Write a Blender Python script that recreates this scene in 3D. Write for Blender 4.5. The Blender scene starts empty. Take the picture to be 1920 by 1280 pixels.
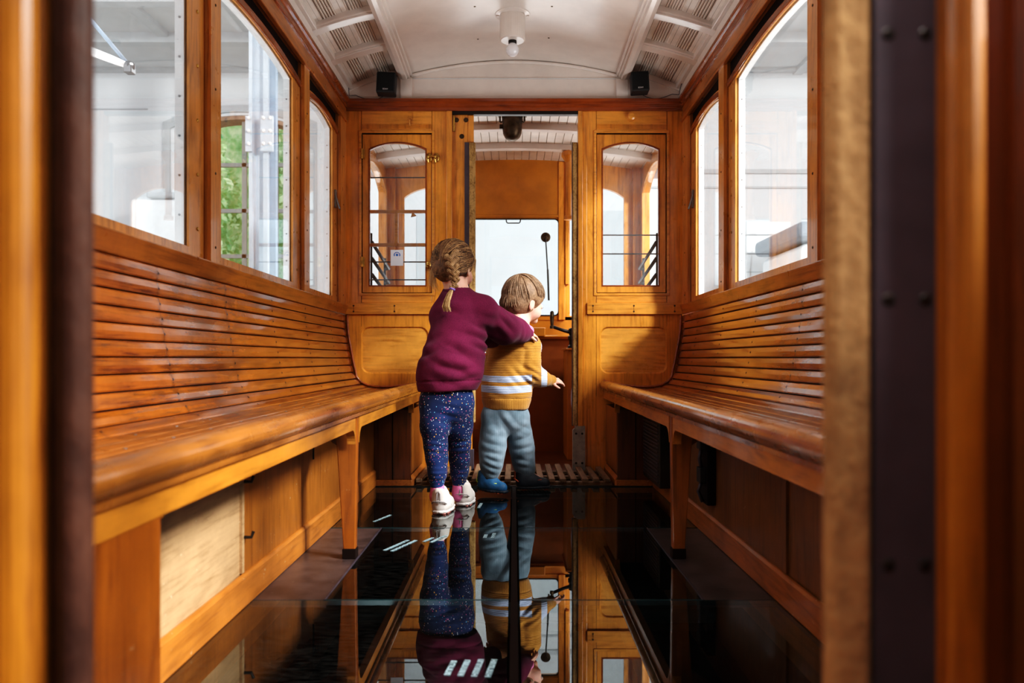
import bpy, bmesh, math, random
import numpy as np
from mathutils import Vector, Matrix
random.seed(7); np.random.seed(7)
SC = bpy.context.scene
COL = SC.collection
PI = math.pi
F = 28.0/36.0*1920.0
CAMZ = 0.6

def at(u, v, Y):
    """a point of the place from a measured direction and its depth"""
    return Vector(((u-964.0)*Y/F, Y, CAMZ+(672.0-v)*Y/F))

def lin(h):
    h = h.lstrip('#'); c = [int(h[i:i+2], 16)/255.0 for i in (0, 2, 4)]
    return tuple((x/12.92 if x <= 0.04045 else ((x+0.055)/1.055)**2.4) for x in c)+(1.0,)

# ------------------------------------------------------------------ materials
class NT:
    def __init__(s, name):
        s.m = bpy.data.materials.new(name); s.m.use_nodes = True
        s.t = s.m.node_tree; s.t.nodes.clear()
        s.out = s.t.nodes.new('ShaderNodeOutputMaterial')
    def n(s, typ, ins=None, **kw):
        nd = s.t.nodes.new('ShaderNode'+typ)
        for k, v in kw.items(): setattr(nd, k, v)
        if ins:
            for k, v in ins.items(): s.set(nd, k, v)
        return nd
    def set(s, nd, k, v):
        sock = nd.inputs[k]
        if isinstance(v, bpy.types.NodeSocket): s.t.links.new(v, sock)
        elif isinstance(v, bpy.types.Node): s.t.links.new(v.outputs[0], sock)
        else: sock.default_value = v
    def math(s, op, a, b=None, c=None):
        nd = s.n('Math', operation=op)
        for i, v in enumerate((a, b, c)):
            if v is not None: s.set(nd, i, v)
        return nd.outputs[0]
    def mix(s, fac, a, b, typ='MIX'):
        nd = s.n('MixRGB', blend_type=typ); s.set(nd, 0, fac); s.set(nd, 1, a); s.set(nd, 2, b)
        return nd.outputs[0]
    def ramp(s, fac, stops):
        nd = s.n('ValToRGB'); cr = nd.color_ramp
        while len(cr.elements) < len(stops): cr.elements.new(0.5)
        for e, (p, c) in zip(cr.elements, stops): e.position = p; e.color = c
        s.set(nd, 0, fac); return nd.outputs[0]
    def coords(s, scale=(1, 1, 1)):
        tc = s.n('TexCoord'); mp = s.n('Mapping'); s.set(mp, 'Vector', tc.outputs['Object']); mp.inputs['Scale'].default_value = scale
        return mp.outputs[0]
    def noise(s, vec, scale, detail=3, rough=0.55, dist=0.0):
        return s.n('TexNoise', {'Vector': vec, 'Scale': scale, 'Detail': detail, 'Roughness': rough, 'Distortion': dist})
    def finish(s, color, rough=0.5, metal=0.0, bump=None, bstr=0.2, bdist=0.002, coat=0.0, spec=0.5, sheen=0.0, sss=0.0, crough=0.08):
        p = s.n('BsdfPrincipled')
        s.set(p, 'Base Color', color); s.set(p, 'Roughness', rough); s.set(p, 'Metallic', metal)
        s.set(p, 'Specular IOR Level', spec)
        if coat: s.set(p, 'Coat Weight', coat); s.set(p, 'Coat Roughness', crough)
        if sheen: s.set(p, 'Sheen Weight', sheen); s.set(p, 'Sheen Roughness', 0.5)
        if sss: s.set(p, 'Subsurface Weight', sss); p.inputs['Subsurface Radius'].default_value = (0.012, 0.005, 0.003); s.set(p, 'Subsurface Scale', 0.6)
        if bump is not None:
            b = s.n('Bump', {'Height': bump, 'Strength': bstr, 'Distance': bdist}); s.set(p, 'Normal', b.outputs[0])
        s.t.links.new(p.outputs[0], s.out.inputs[0])
        return s.m

def wood(name, mid, dark, axis='z', rough=0.3, coat=0.45, fine=1.0, wear=0.0, wearcol='#d8c4a0', seams=False, grime=0.25):
    k = NT(name)
    along, across = 1.6, 26.0
    sc = [across]*3; sc['xyz'.index(axis)] = along
    v = k.coords(tuple(sc))
    vb = k.coords(tuple((2.2 if i != 'xyz'.index(axis) else 0.35) for i in range(3)))
    big = k.noise(vb, 3.0, 2, 0.5, 0.6)
    fib = k.noise(v, 3.2, 4, 0.62, 0.4)
    rings = k.math('FRACT', k.math('MULTIPLY', big.outputs[0], 9.0))
    ringt = k.math('ABSOLUTE', k.math('SUBTRACT', rings, 0.5))
    f = k.math('ADD', k.math('MULTIPLY', fib.outputs[0], 0.85), k.math('MULTIPLY', ringt, 0.34))
    at_ = k.n('Attribute', attribute_name='var', attribute_type='GEOMETRY')
    f = k.math('ADD', f, k.math('MULTIPLY', at_.outputs['Fac'], 0.6))
    m, d = lin(mid), lin(dark)
    hi = tuple(min(1, x*1.22) for x in m[:3])+(1,)
    col = k.ramp(f, [(0.22, d), (0.5, m), (0.85, hi)])
    gn = k.noise(k.coords((1, 1, 1)), 5.5, 5, 0.7)
    g = k.ramp(gn.outputs[0], [(0.33, (1-grime,)*3+(1,)), (0.6, (1, 1, 1, 1))])
    col = k.mix(1.0, col, g, 'MULTIPLY')
    if wear:
        wn = k.noise(k.coords((1, 1, 1.6)), 38.0, 4, 0.75)
        wf = k.ramp(wn.outputs[0], [(0.66, (0, 0, 0, 1)), (0.70, (1, 1, 1, 1))])
        wn2 = k.noise(k.coords(), 3.0, 2)
        wf = k.math('MULTIPLY', k.math('MULTIPLY', wf, k.ramp(wn2.outputs[0], [(0.4, (0, 0, 0, 1)), (0.6, (1, 1, 1, 1))])), wear)
        col = k.mix(wf, col, lin(wearcol))
    if seams:
        tc = k.n('TexCoord'); sp = k.n('SeparateXYZ', {0: tc.outputs['Object']})
        y = k.math('ADD', sp.outputs[1], 0.0)
        fr = k.math('FRACT', k.math('DIVIDE', k.math('SUBTRACT', y, 1.98-0.2325), 0.465))
        dd = k.math('ABSOLUTE', k.math('SUBTRACT', fr, 0.5))
        nz = k.noise(k.coords((1, 0.2, 1)), 45, 2)
        line = k.math('LESS_THAN', dd, k.math('MULTIPLY', k.math('SUBTRACT', nz.outputs[0], 0.40), 0.018))
        soft = k.ramp(dd, [(0.0, (0.72, 0.72, 0.72, 1)), (0.03, (1, 1, 1, 1))])
        col = k.mix(1.0, col, soft, 'MULTIPLY')
        col = k.mix(k.math('MULTIPLY', line, 0.6), col, lin('#2a1206'))
    rn = k.noise(k.coords(), 14.0, 3)
    r = k.math('ADD', k.math('MULTIPLY', rn.outputs[0], 0.16), rough-0.08)
    return k.finish(col, r, bump=fib.outputs[0], bstr=0.12*fine, coat=coat)

def paint(name, col, rough=0.4, var=0.06, bump=0.05, metal=0.0, coat=0.0, scale=8, spec=0.5, chips=0.0, chipcol='#5a4a40'):
    k = NT(name)
    n = k.noise(k.coords(), scale, 4, 0.6)
    c = lin(col)
    a = tuple(max(0, x*(1-var*2)) for x in c[:3])+(1,); b = tuple(min(1, x*(1+var)) for x in c[:3])+(1,)
    cc = k.ramp(n.outputs[0], [(0.35, a), (0.62, b)])
    if chips:
        cn = k.noise(k.coords(), 60, 3, 0.7)
        cc = k.mix(k.math('MULTIPLY', k.ramp(cn.outputs[0], [(0.66, (0, 0, 0, 1)), (0.69, (1, 1, 1, 1))]), chips), cc, lin(chipcol))
    fn = k.noise(k.coords(), 60, 3)
    return k.finish(cc, rough, metal, bump=fn.outputs[0], bstr=bump, coat=coat, spec=spec)

def felt(name, col, col2, scale=90, rough=0.95):
    k = NT(name)
    n = k.noise(k.coords((1, 1, .8)), scale, 5, 0.7)
    n2 = k.noise(k.coords((1, 1, .6)), scale*0.25, 4, 0.6)
    f = k.math('ADD', k.math('MULTIPLY', n.outputs[0], .5), k.math('MULTIPLY', n2.outputs[0], .5))
    c = k.ramp(f, [(0.38, lin(col2)), (0.56, lin(col))])
    return k.finish(c, rough, bump=n.outputs[0], bstr=0.7, bdist=0.004, spec=0.15)

def clear_glass(name, tint=(0.93, 0.95, 0.96, 1), ior=1.45, rough=0.0, haze=0.0):
    k = NT(name)
    tr = k.n('BsdfTransparent', {'Color': tint}); gl = k.n('BsdfGlossy', {'Color': (1, 1, 1, 1), 'Roughness': rough})
    geo = k.n('NewGeometry'); fr = k.n('Fresnel', {'IOR': k.math('ADD', ior, k.math('MULTIPLY', geo.outputs['Backfacing'], 1.0/ior-ior))})
    mx = k.n('MixShader'); k.set(mx, 0, fr.outputs[0]); k.set(mx, 1, tr.outputs[0]); k.set(mx, 2, gl.outputs[0])
    last = mx
    if haze:
        df = k.n('BsdfDiffuse', {'Color': (0.75, 0.76, 0.76, 1)})
        nz = k.noise(k.coords(), 4, 5, 0.65)
        hz = k.math('MULTIPLY', nz.outputs[0], haze)
        m2 = k.n('MixShader'); k.set(m2, 0, hz); k.set(m2, 1, mx.outputs[0]); k.set(m2, 2, df.outputs[0]); last = m2
    k.t.links.new(last.outputs[0], k.out.inputs[0])
    return k.m

# ------------------------------------------------------------------ mesh builder
class MB:
    def __init__(s): s.v = []; s.f = []; s.a = []; s.var = 0.0
    def add(s, vs, fs, var=None):
        o = len(s.v); s.v += [tuple(v) for v in vs]; s.f += [tuple(i+o for i in f) for f in fs]
        s.a += [s.var if var is None else var]*len(vs); return s
    def box(s, x0, x1, y0, y1, z0, z1, var=None):
        x0, x1 = min(x0, x1), max(x0, x1); y0, y1 = min(y0, y1), max(y0, y1); z0, z1 = min(z0, z1), max(z0, z1)
        vs = [(x0, y0, z0), (x1, y0, z0), (x1, y1, z0), (x0, y1, z0), (x0, y0, z1), (x1, y0, z1), (x1, y1, z1), (x0, y1, z1)]
        return s.add(vs, [(0, 3, 2, 1), (4, 5, 6, 7), (0, 1, 5, 4), (1, 2, 6, 5), (2, 3, 7, 6), (3, 0, 4, 7)], var)
    def obox(s, c, half, rot, var=None):
        vs = []
        for k in (-1, 1):
            for i, j in ((-1, -1), (1, -1), (1, 1), (-1, 1)):
                vs.append(Vector(c)+rot @ Vector((i*half[0], j*half[1], k*half[2])))
        return s.add(vs, [(0, 3, 2, 1), (4, 5, 6, 7), (0, 1, 5, 4), (1, 2, 6, 5), (2, 3, 7, 6), (3, 0, 4, 7)], var)
    @staticmethod
    def _p(axis, a, p, q):
        return {'x': (a, p, q), 'y': (p, a, q), 'z': (p, q, a)}[axis]
    def prism(s, pts, axis, a0, a1, var=None):
        n = len(pts)
        vs = [s._p(axis, a0, *p) for p in pts]+[s._p(axis, a1, *p) for p in pts]
        fs = [tuple(range(n))[::-1], tuple(range(n, 2*n))]+[(i, (i+1) % n, n+(i+1) % n, n+i) for i in range(n)]
        return s.add(vs, fs, var)
    def ring(s, outer, inner, axis, a0, a1, var=None):
        n = len(outer)
        vs = [s._p(axis, a0, *p) for p in outer]+[s._p(axis, a0, *p) for p in inner]+[s._p(axis, a1, *p) for p in outer]+[s._p(axis, a1, *p) for p in inner]
        fs = []
        for i in range(n):
            j = (i+1) % n
            fs += [(i, j, n+j, n+i), (2*n+i, 3*n+i, 3*n+j, 2*n+j), (i, 2*n+i, 2*n+j, j), (n+i, n+j, 3*n+j, 3*n+i)]
        return s.add(vs, fs, var)
    def strip(s, prof, axis, a0, a1, closed=False, var=None):
        n = len(prof)
        vs = [s._p(axis, a0, *p) for p in prof]+[s._p(axis, a1, *p) for p in prof]
        m = n if closed else n-1
        return s.add(vs, [(i, (i+1) % n, n+(i+1) % n, n+i) for i in range(m)], var)
    def tube(s, pts, r, seg=10, cap=True, var=None, flat=None):
        pts = [Vector(p) for p in pts]; n = len(pts)
        rs = r if isinstance(r, (list, tuple)) else [r]*n
        t0 = (pts[1]-pts[0]).normalized()
        up = Vector((0, 0, 1)) if abs(t0.z) < 0.9 else Vector((0, 1, 0))
        nrm = (up-t0*up.dot(t0)).normalized()
        vs = []
        for i, p in enumerate(pts):
            t = (pts[min(i+1, n-1)]-pts[max(i-1, 0)]).normalized()
            nrm = (nrm-t*nrm.dot(t))
            nrm = nrm.normalized() if nrm.length > 1e-6 else t.orthogonal().normalized()
            b = t.cross(nrm)
            for k in range(seg):
                a = 2*PI*k/seg
                vs.append(p+(nrm*math.cos(a)+b*math.sin(a)*(flat or 1.0))*rs[i])
        fs = []
        for i in range(n-1):
            for k in range(seg):
                k2 = (k+1) % seg
                fs.append((i*seg+k, i*seg+k2, (i+1)*seg+k2, (i+1)*seg+k))
        if cap: fs += [tuple(range(seg))[::-1], tuple(range((n-1)*seg, n*seg))]
        return s.add(vs, fs, var)
    def lathe(s, c, prof, axis=(0, 0, 1), seg=24, var=None):
        """prof: (radius, height along axis)"""
        ax = Vector(axis).normalized(); e = ax.orthogonal().normalized(); b = ax.cross(e); c = Vector(c)
        vs = []; n = len(prof)
        for r, h in prof:
            for k in range(seg):
                a = 2*PI*k/seg; vs.append(c+ax*h+(e*math.cos(a)+b*math.sin(a))*max(r, 1e-5))
        fs = []
        for i in range(n-1):
            for k in range(seg):
                k2 = (k+1) % seg; fs.append((i*seg+k, i*seg+k2, (i+1)*seg+k2, (i+1)*seg+k))
        fs += [tuple(range(seg))[::-1], tuple(range((n-1)*seg, n*seg))]
        return s.add(vs, fs, var)
    def ball(s, c, r, seg=14, rings=8, sc=(1, 1, 1), var=None):
        vs = []; fs = []
        for i in range(rings+1):
            th = PI*i/rings
            for k in range(seg):
                a = 2*PI*k/seg
                vs.append((c[0]+r*sc[0]*math.sin(th)*math.cos(a), c[1]+r*sc[1]*math.sin(th)*math.sin(a), c[2]+r*sc[2]*math.cos(th)))
        for i in range(rings):
            for k in range(seg):
                k2 = (k+1) % seg; fs.append((i*seg+k, i*seg+k2, (i+1)*seg+k2, (i+1)*seg+k))
        return s.add(vs, fs, var)
    def build(s, name, mat, parent=None, bevel=0.0, smooth=False, seg=2, extra=()):
        mats = [mat]; nf = [len(s.f)]
        for mb2, m2 in extra:
            o_ = len(s.v); s.v += mb2.v; s.a += [0.0]*len(mb2.v); s.f += [tuple(i+o_ for i in f) for f in mb2.f]; mats.append(m2); nf.append(len(mb2.f))
        me = bpy.data.meshes.new(name); me.from_pydata(s.v, [], s.f)
        if extra:
            me.polygons.foreach_set('material_index', [i for i, n_ in enumerate(nf) for _ in range(n_)])
        bm = bmesh.new(); bm.from_mesh(me)
        bmesh.ops.remove_doubles(bm, verts=bm.verts, dist=1e-6)
        bmesh.ops.recalc_face_normals(bm, faces=bm.faces)
        bm.to_mesh(me); bm.free()
        if len(me.vertices) == len(s.a) and any(s.a):
            at_ = me.attributes.new('var', 'FLOAT', 'POINT'); at_.data.foreach_set('value', s.a)
        elif any(s.a):
            # vertices were merged: look the value up by position
            d = {tuple(round(c, 5) for c in v): a for v, a in zip(s.v, s.a)}
            at_ = me.attributes.new('var', 'FLOAT', 'POINT')
            at_.data.foreach_set('value', [d.get(tuple(round(c, 5) for c in v.co), 0.0) for v in me.vertices])
        for m_ in mats: me.materials.append(m_)
        if smooth: me.polygons.foreach_set('use_smooth', [True]*len(me.polygons))
        o = bpy.data.objects.new(name, me); COL.objects.link(o)
        if bevel:
            b = o.modifiers.new('Bevel', 'BEVEL'); b.width = bevel; b.segments = seg; b.limit_method = 'ANGLE'; b.angle_limit = math.radians(40)
        if parent is not None: attach(o, parent)
        return o

def attach(o, parent):
    o.parent = parent
    p = parent; M = Matrix()
    chain = []
    while p is not None: chain.append(p); p = p.parent
    for q in reversed(chain): M = M @ q.matrix_parent_inverse @ q.matrix_basis
    o.matrix_parent_inverse = M.inverted()

def tag(o, label=None, cat=None, group=None, kind=None):
    if label: o['label'] = label
    if cat: o['category'] = cat
    if group: o['group'] = group
    if kind: o['kind'] = kind
    return o

def empty(name, loc, label, cat, group=None, kind=None):
    o = bpy.data.objects.new(name, None); COL.objects.link(o); o.location = loc; o.empty_display_size = 0.05
    return tag(o, label, cat, group, kind)

def text_mesh(name, body, size, mat, M, parent=None, extrude=0.0004):
    cu = bpy.data.curves.new(name, 'FONT'); cu.body = body; cu.size = size; cu.align_x = 'CENTER'; cu.align_y = 'CENTER'; cu.extrude = extrude
    tmp = bpy.data.objects.new(name+'_tmp', cu); COL.objects.link(tmp)
    dg = bpy.context.evaluated_depsgraph_get(); dg.update()
    me = bpy.data.meshes.new_from_object(tmp.evaluated_get(dg))
    bpy.data.objects.remove(tmp); bpy.data.curves.remove(cu)
    me.name = name; me.transform(M); me.materials.clear(); me.materials.append(mat)
    o = bpy.data.objects.new(name, me); COL.objects.link(o)
    if parent is not None: attach(o, parent)
    return o

def dup(root, off, label=None):
    """a copy of a thing with copies of its parts and their parts"""
    c = root.copy(); COL.objects.link(c); c.location = Vector(root.location)+Vector(off)
    if label: c['label'] = label
    def rec(src, dst):
        for ch in [o for o in bpy.data.objects if o.parent == src]:
            k = ch.copy(); COL.objects.link(k); k.parent = dst; rec(ch, k)
    rec(root, c)
    return c

def arch(p0, p1, z0, zs, zt, n=16):
    """outline: bottom-left, bottom-right, then a shallow arch back to the left"""
    pts = [(p0, z0), (p1, z0)]
    c = (p0+p1)/2; hw = (p1-p0)/2
    if zt-zs < 1e-5:
        for i in range(n+1): pts.append((p1-2*hw*i/n, zs))
        return pts
    R = (hw*hw+(zt-zs)**2)/(2*(zt-zs))
    for i in range(n+1):
        x = hw-2*hw*i/n
        pts.append((c+x, zt-R+math.sqrt(max(R*R-x*x, 0))))
    return pts

def rrect(p0, p1, z0, z1, r, n=5):
    pts = []
    for cx, cz, a0 in ((p0+r, z0+r, PI), (p1-r, z0+r, 1.5*PI), (p1-r, z1-r, 0), (p0+r, z1-r, .5*PI)):
        for i in range(n+1):
            a = a0+.5*PI*i/n; pts.append((cx+r*math.cos(a), cz+r*math.sin(a)))
    return pts
# ------------------------------------------------------------------ materials of the place
M = {}
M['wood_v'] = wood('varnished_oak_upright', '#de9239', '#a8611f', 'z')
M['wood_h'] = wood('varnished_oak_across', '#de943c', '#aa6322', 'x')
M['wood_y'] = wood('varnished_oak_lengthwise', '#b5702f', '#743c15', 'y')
M['sash'] = wood('sash_oak', '#d68f44', '#955821', 'z', fine=1.6)
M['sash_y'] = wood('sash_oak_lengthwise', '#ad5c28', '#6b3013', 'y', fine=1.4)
M['panel'] = wood('panel_oak', '#e29c48', '#b06a26', 'x', rough=0.28)
M['dark_h'] = wood('dark_mahogany_across', '#8c4318', '#52200c', 'x', rough=0.22, coat=0.6)
M['dark_y'] = wood('dark_mahogany_lengthwise', '#97501f', '#53220a', 'y', rough=0.25, coat=0.5)
M['slat'] = wood('bench_slat_oak', '#a85d1c', '#62300e', 'y', rough=0.2, coat=0.8, seams=True, grime=0.3)
M['seat'] = wood('worn_seat_oak', '#a06029', '#5c3010', 'y', rough=0.3, coat=0.5, seams=True, wear=0.7, grime=0.3)
M['nose'] = wood('worn_rail_oak', '#a2642a', '#5f3310', 'y', rough=0.28, coat=0.6, grime=0.28)
M['apron'] = wood('apron_paintwood', '#c67e2c', '#935716', 'y', rough=0.38, coat=0.25)
M['leg'] = wood('bench_leg_wood', '#9d5618', '#64300b', 'z', rough=0.35, coat=0.3, wear=0.4)
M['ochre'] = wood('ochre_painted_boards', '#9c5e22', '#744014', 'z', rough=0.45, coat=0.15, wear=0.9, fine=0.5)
M['ochre_shade'] = wood('ochre_boards_painted_shade', '#83501f', '#5d3310', 'z', rough=0.45, coat=0.15, wear=0.4, fine=0.5)  # darker ochre copy: shade under the right bench painted into the colour
M['ochre_y'] = wood('ochre_painted_skirting', '#b56e2c', '#8c501a', 'y', rough=0.42, coat=0.15, wear=1.0, fine=0.5)
M['worn'] = wood('bare_worn_board', '#b8946c', '#8a6640', 'y', rough=0.6, coat=0.0, wear=0.9, wearcol='#e2d3b4')
M['brownbox'] = wood('dark_brown_boards', '#6b340f', '#3c1a07', 'z', rough=0.4, coat=0.2, wear=0.3)
M['orange'] = paint('orange_paint', '#b8741c', 0.45, 0.08, coat=0.2)
M['orange2'] = paint('deep_orange_paint', '#8f4a0a', 0.5, 0.08)
M['white'] = paint('cream_white_gloss', '#dcd3cc', 0.35, 0.03, 0.06, coat=0.2, chips=0.0)
M['groove_shade'] = paint('grey_beige_groove_shade', '#a3978c', 0.6, 0.05)  # paints the shade between the ceiling reeds; also used for board joints
M['white_boards'] = paint('cream_white_boards', '#ddd4cb', 0.42, 0.06, 0.08)
M['white_metal'] = paint('white_metal', '#fafbfc', 0.4, 0.03, chips=0.25, chipcol='#8a8a8a')
M['brass'] = paint('old_brass', '#c8a058', 0.3, 0.2, metal=1.0, scale=40)
M['bronze'] = paint('dark_bronze', '#5b4a38', 0.42, 0.25, metal=0.8, scale=20)
M['iron'] = paint('black_iron', '#2b2521', 0.4, 0.2, metal=0.5)
M['steel'] = paint('worn_steel', '#8a8a8c', 0.35, 0.15, metal=0.9)
M['black'] = paint('black_plastic', '#141415', 0.55, 0.05)
M['blackgrille'] = paint('black_cloth', '#0b0b0c', 0.9, 0.05)
M['silver'] = paint('light_lettering', '#d8d8d8', 0.5, 0.0)
M['felt'] = felt('tan_felt', '#bd9864', '#7a5c38', 120)
M['feltnear'] = felt('tan_felt_worn', '#b08c62', '#87694a', 60)
M['leather'] = felt('dark_brown_leather', '#4a3026', '#33201a', 25, 0.5)
M['strapmetal'] = paint('dark_steel_strip', '#4e4650', 0.45, 0.1, metal=0.3, scale=14)
M['plate'] = paint('grey_painted_plate', '#a39d94', 0.5, 0.12, chips=0.6, scale=30)
M['lino'] = paint('dark_lino', '#4a3c3a', 0.35, 0.2, scale=12, chips=0.3, chipcol='#8f8580')
M['slatmat'] = wood('duckboard_wood', '#8f7052', '#573f2a', 'y', rough=0.7, coat=0.0, wear=0.5, fine=2.0)
M['glass'] = clear_glass('window_glass', haze=0.03)
M['glass_old'] = clear_glass('cab_glass', haze=0.09)
M['bulb'] = paint('opal_bulb', '#e9ebf0', 0.15, 0.0, coat=0.6)
M['paper'] = paint('white_paper', '#e9edf3', 0.6, 0.01)
M['blue'] = paint('print_blue', '#2a6fc0', 0.6, 0.0)
M['red'] = paint('sign_red', '#b83a1c', 0.5, 0.05)
M['cloth'] = felt('white_cotton', '#e4e4ee', '#cfcfdc', 60)
M['teal'] = paint('glass_edge_teal', '#1f3f44', 0.2, 0.1)
M['darkwood'] = paint('black_brown_beam', '#190c08', 0.7, 0.1, spec=.12)
M['jamb'] = wood('jamb_oak', '#a0641c', '#66360c', 'z', rough=0.4, coat=0.2)
M['letter'] = paint('pale_lettering', '#a9c9d4', 0.6, 0.0)
M['pit'] = paint('dark_ballast', '#262422', 0.95, 0.3, 0.4, scale=18)
M['pipe'] = paint('grey_pipe', '#5d6664', 0.5, 0.2)
M['joist'] = wood('rust_joist', '#8a5a2a', '#57351a', 'y', rough=0.5, coat=0.0)
M['depot'] = paint('depot_white_wall', '#e4e7ea', 0.8, 0.015, scale=2)
M['board'] = paint('pale_blue_white_board', '#ccd5da', 0.7, 0.02, scale=1.5)
M['depot_ceil'] = paint('depot_ceiling', '#cfd2d4', 0.8, 0.03, scale=3)
M['depot_grey'] = paint('depot_grey_trim', '#c2c6c9', 0.7, 0.03)
M['colsteel'] = paint('pale_blue_steel', '#ccd6e0', 0.5, 0.03)
M['colblue'] = paint('grey_blue_steel', '#9fb2c6', 0.5, 0.05)
M['concrete'] = paint('concrete_floor', '#9a9894', 0.8, 0.1, scale=5)
M['brick'] = paint('reveal_brick', '#a58a78', 0.9, 0.15, scale=20)
M['muntin'] = paint('window_bar_grey', '#8a9392', 0.5, 0.05)
M['roofgrey'] = paint('roof_grey', '#7f8a96', 0.5, 0.05)
kk = NT('leaves'); nn = kk.noise(kk.coords(), 3.2, 5, 0.7)
cc = kk.ramp(nn.outputs[0], [(0.30, lin('#62b47c')), (0.44, lin('#a8dfa8')), (0.58, lin('#f6ffe6'))])
pb = kk.n('BsdfDiffuse', {'Color': cc}); tb = kk.n('BsdfTranslucent', {'Color': cc}); ms = kk.n('MixShader', {0: 0.45})
kk.set(ms, 1, pb.outputs[0]); kk.set(ms, 2, tb.outputs[0]); kk.t.links.new(ms.outputs[0], kk.out.inputs[0]); M['leaf'] = kk.m
M['bark'] = paint('pale_bark', '#cfc8a8', 0.9, 0.15)
# floor glass: dark mirror-like panes over the pit
kk = NT('floor_glass')
tr = kk.n('BsdfTransparent', {'Color': (0.50, 0.60, 0.60, 1)}); gl = kk.n('BsdfGlossy', {'Color': (0.92, 0.97, 0.97, 1), 'Roughness': 0.012})
fr = kk.n('Fresnel', {'IOR': 2.3}); mx = kk.n('MixShader'); kk.set(mx, 0, fr.outputs[0]); kk.set(mx, 1, tr.outputs[0]); kk.set(mx, 2, gl.outputs[0])
nz = kk.noise(kk.coords((1, 6, 1)), 22, 4, 0.7); df = kk.n('BsdfDiffuse', {'Color': (0.35, 0.33, 0.30, 1)})
m2 = kk.n('MixShader'); kk.set(m2, 0, kk.ramp(nz.outputs[0], [(0.45, (0.0, 0, 0, 1)), (0.8, (0.045, 0.045, 0.045, 1))])); kk.set(m2, 1, mx.outputs[0]); kk.set(m2, 2, df.outputs[0])
kk.t.links.new(m2.outputs[0], kk.out.inputs[0]); M['floorglass'] = kk.m

D = 4.206          # far bulkhead
W = 0.89           # half width at the windows
NB = 0.56          # near bulkhead
POSTS = [(1.20, 1.27), (2.333, 2.404), (3.374, 3.46), (4.08, 4.206)]
SIDE = {-1: 'left', 1: 'right'}

# ------------------------------------------------------------------ side walls, posts, windows
trim_n = 0
def trim(mb, mat, label, bevel=0.004, smooth=False, extra=()):
    global trim_n
    trim_n += 1
    o = mb.build('trim_%d' % trim_n, mat, None, bevel, smooth, extra=extra)
    return tag(o, label, 'trim', kind='structure')

win_n = 0
def side_window(s, y0, y1, label, catch=False):
    """sash with a shallow arched head between two posts; recessed behind them"""
    global win_n
    win_n += 1
    root = empty('window_%d' % win_n, (s*0.905, (y0+y1)/2, .885), label, 'window', kind='structure')
    zs, zt = 1.746, 1.770
    inner = arch(y0+.055, y1-.115, .912, zs, zt); outer = arch(y0-.02, y1+.02, .885, zs+.030, zt+.034)
    sash_mb = MB().ring(outer, inner, 'x', s*.905, s*.912)
    oo = arch(y0, y1, .9, zs+.018, zt+.028)[2:]; ii = arch(y0+.01, y1-.02, .9, zs-.004, zt)[2:]
    MB().prism(oo+ii[::-1], 'x', s*.896, s*.9065).build('arched_head_board', M['dark_y'], root, .003)
    tp = MB().ring(arch(y0-.02, y1+.02, .89, 1.86, 1.861), arch(y0+.04, y1-.10, .90, zs+.006, zt+.006), 'x', s*.913, s*.918); tp.build('dark_backing', M['darkwood'], root)
    edge_mb = MB().ring(arch(y0+.0, y1-.0, .88, zs+.07, zt+.07), arch(y0+.058, y1-.118, .909, zs-.003, zt-.003), 'x', s*.919, s*.944)
    MB().prism(arch(y0+.02, y1-.08, .9, zs+.01, zt+.01), 'x', s*.9125, s*.9155).build('window_pane', M['glass'], root)
    sm = MB()
    z = .97
    while z < 1.74:
        sm.lathe((s*.9045, y1-.058, z), [(.0055, 0), (.0055, .0015), (.003, .003)], (-s, 0, 0), 10); z += .155
    sash_mb.build('window_sash', M['sash'], root, .0, extra=[(sm, M['brass'])])
    sm = MB(); z = 1.0
    while z < 1.74:
        sm.lathe((s*.931, y1-.118, z), [(.0035, 0), (.003, .002)], (0, -1, 0), 8); z += .11
    edge_mb.build('white_metal_edging', M['white_metal'], root, extra=[(sm, M['steel'])])
    if catch:
        c = MB().box(s*.9045, s*.895, y1-.075, y1-.05, 1.36, 1.45)
        c.obox((s*.888, y1-.068, 1.385), (.004, .008, .035), Matrix.Rotation(.3*s, 3, 'Y'))
        c.build('window_catch', M['steel'], root, .002)
    return root

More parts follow.
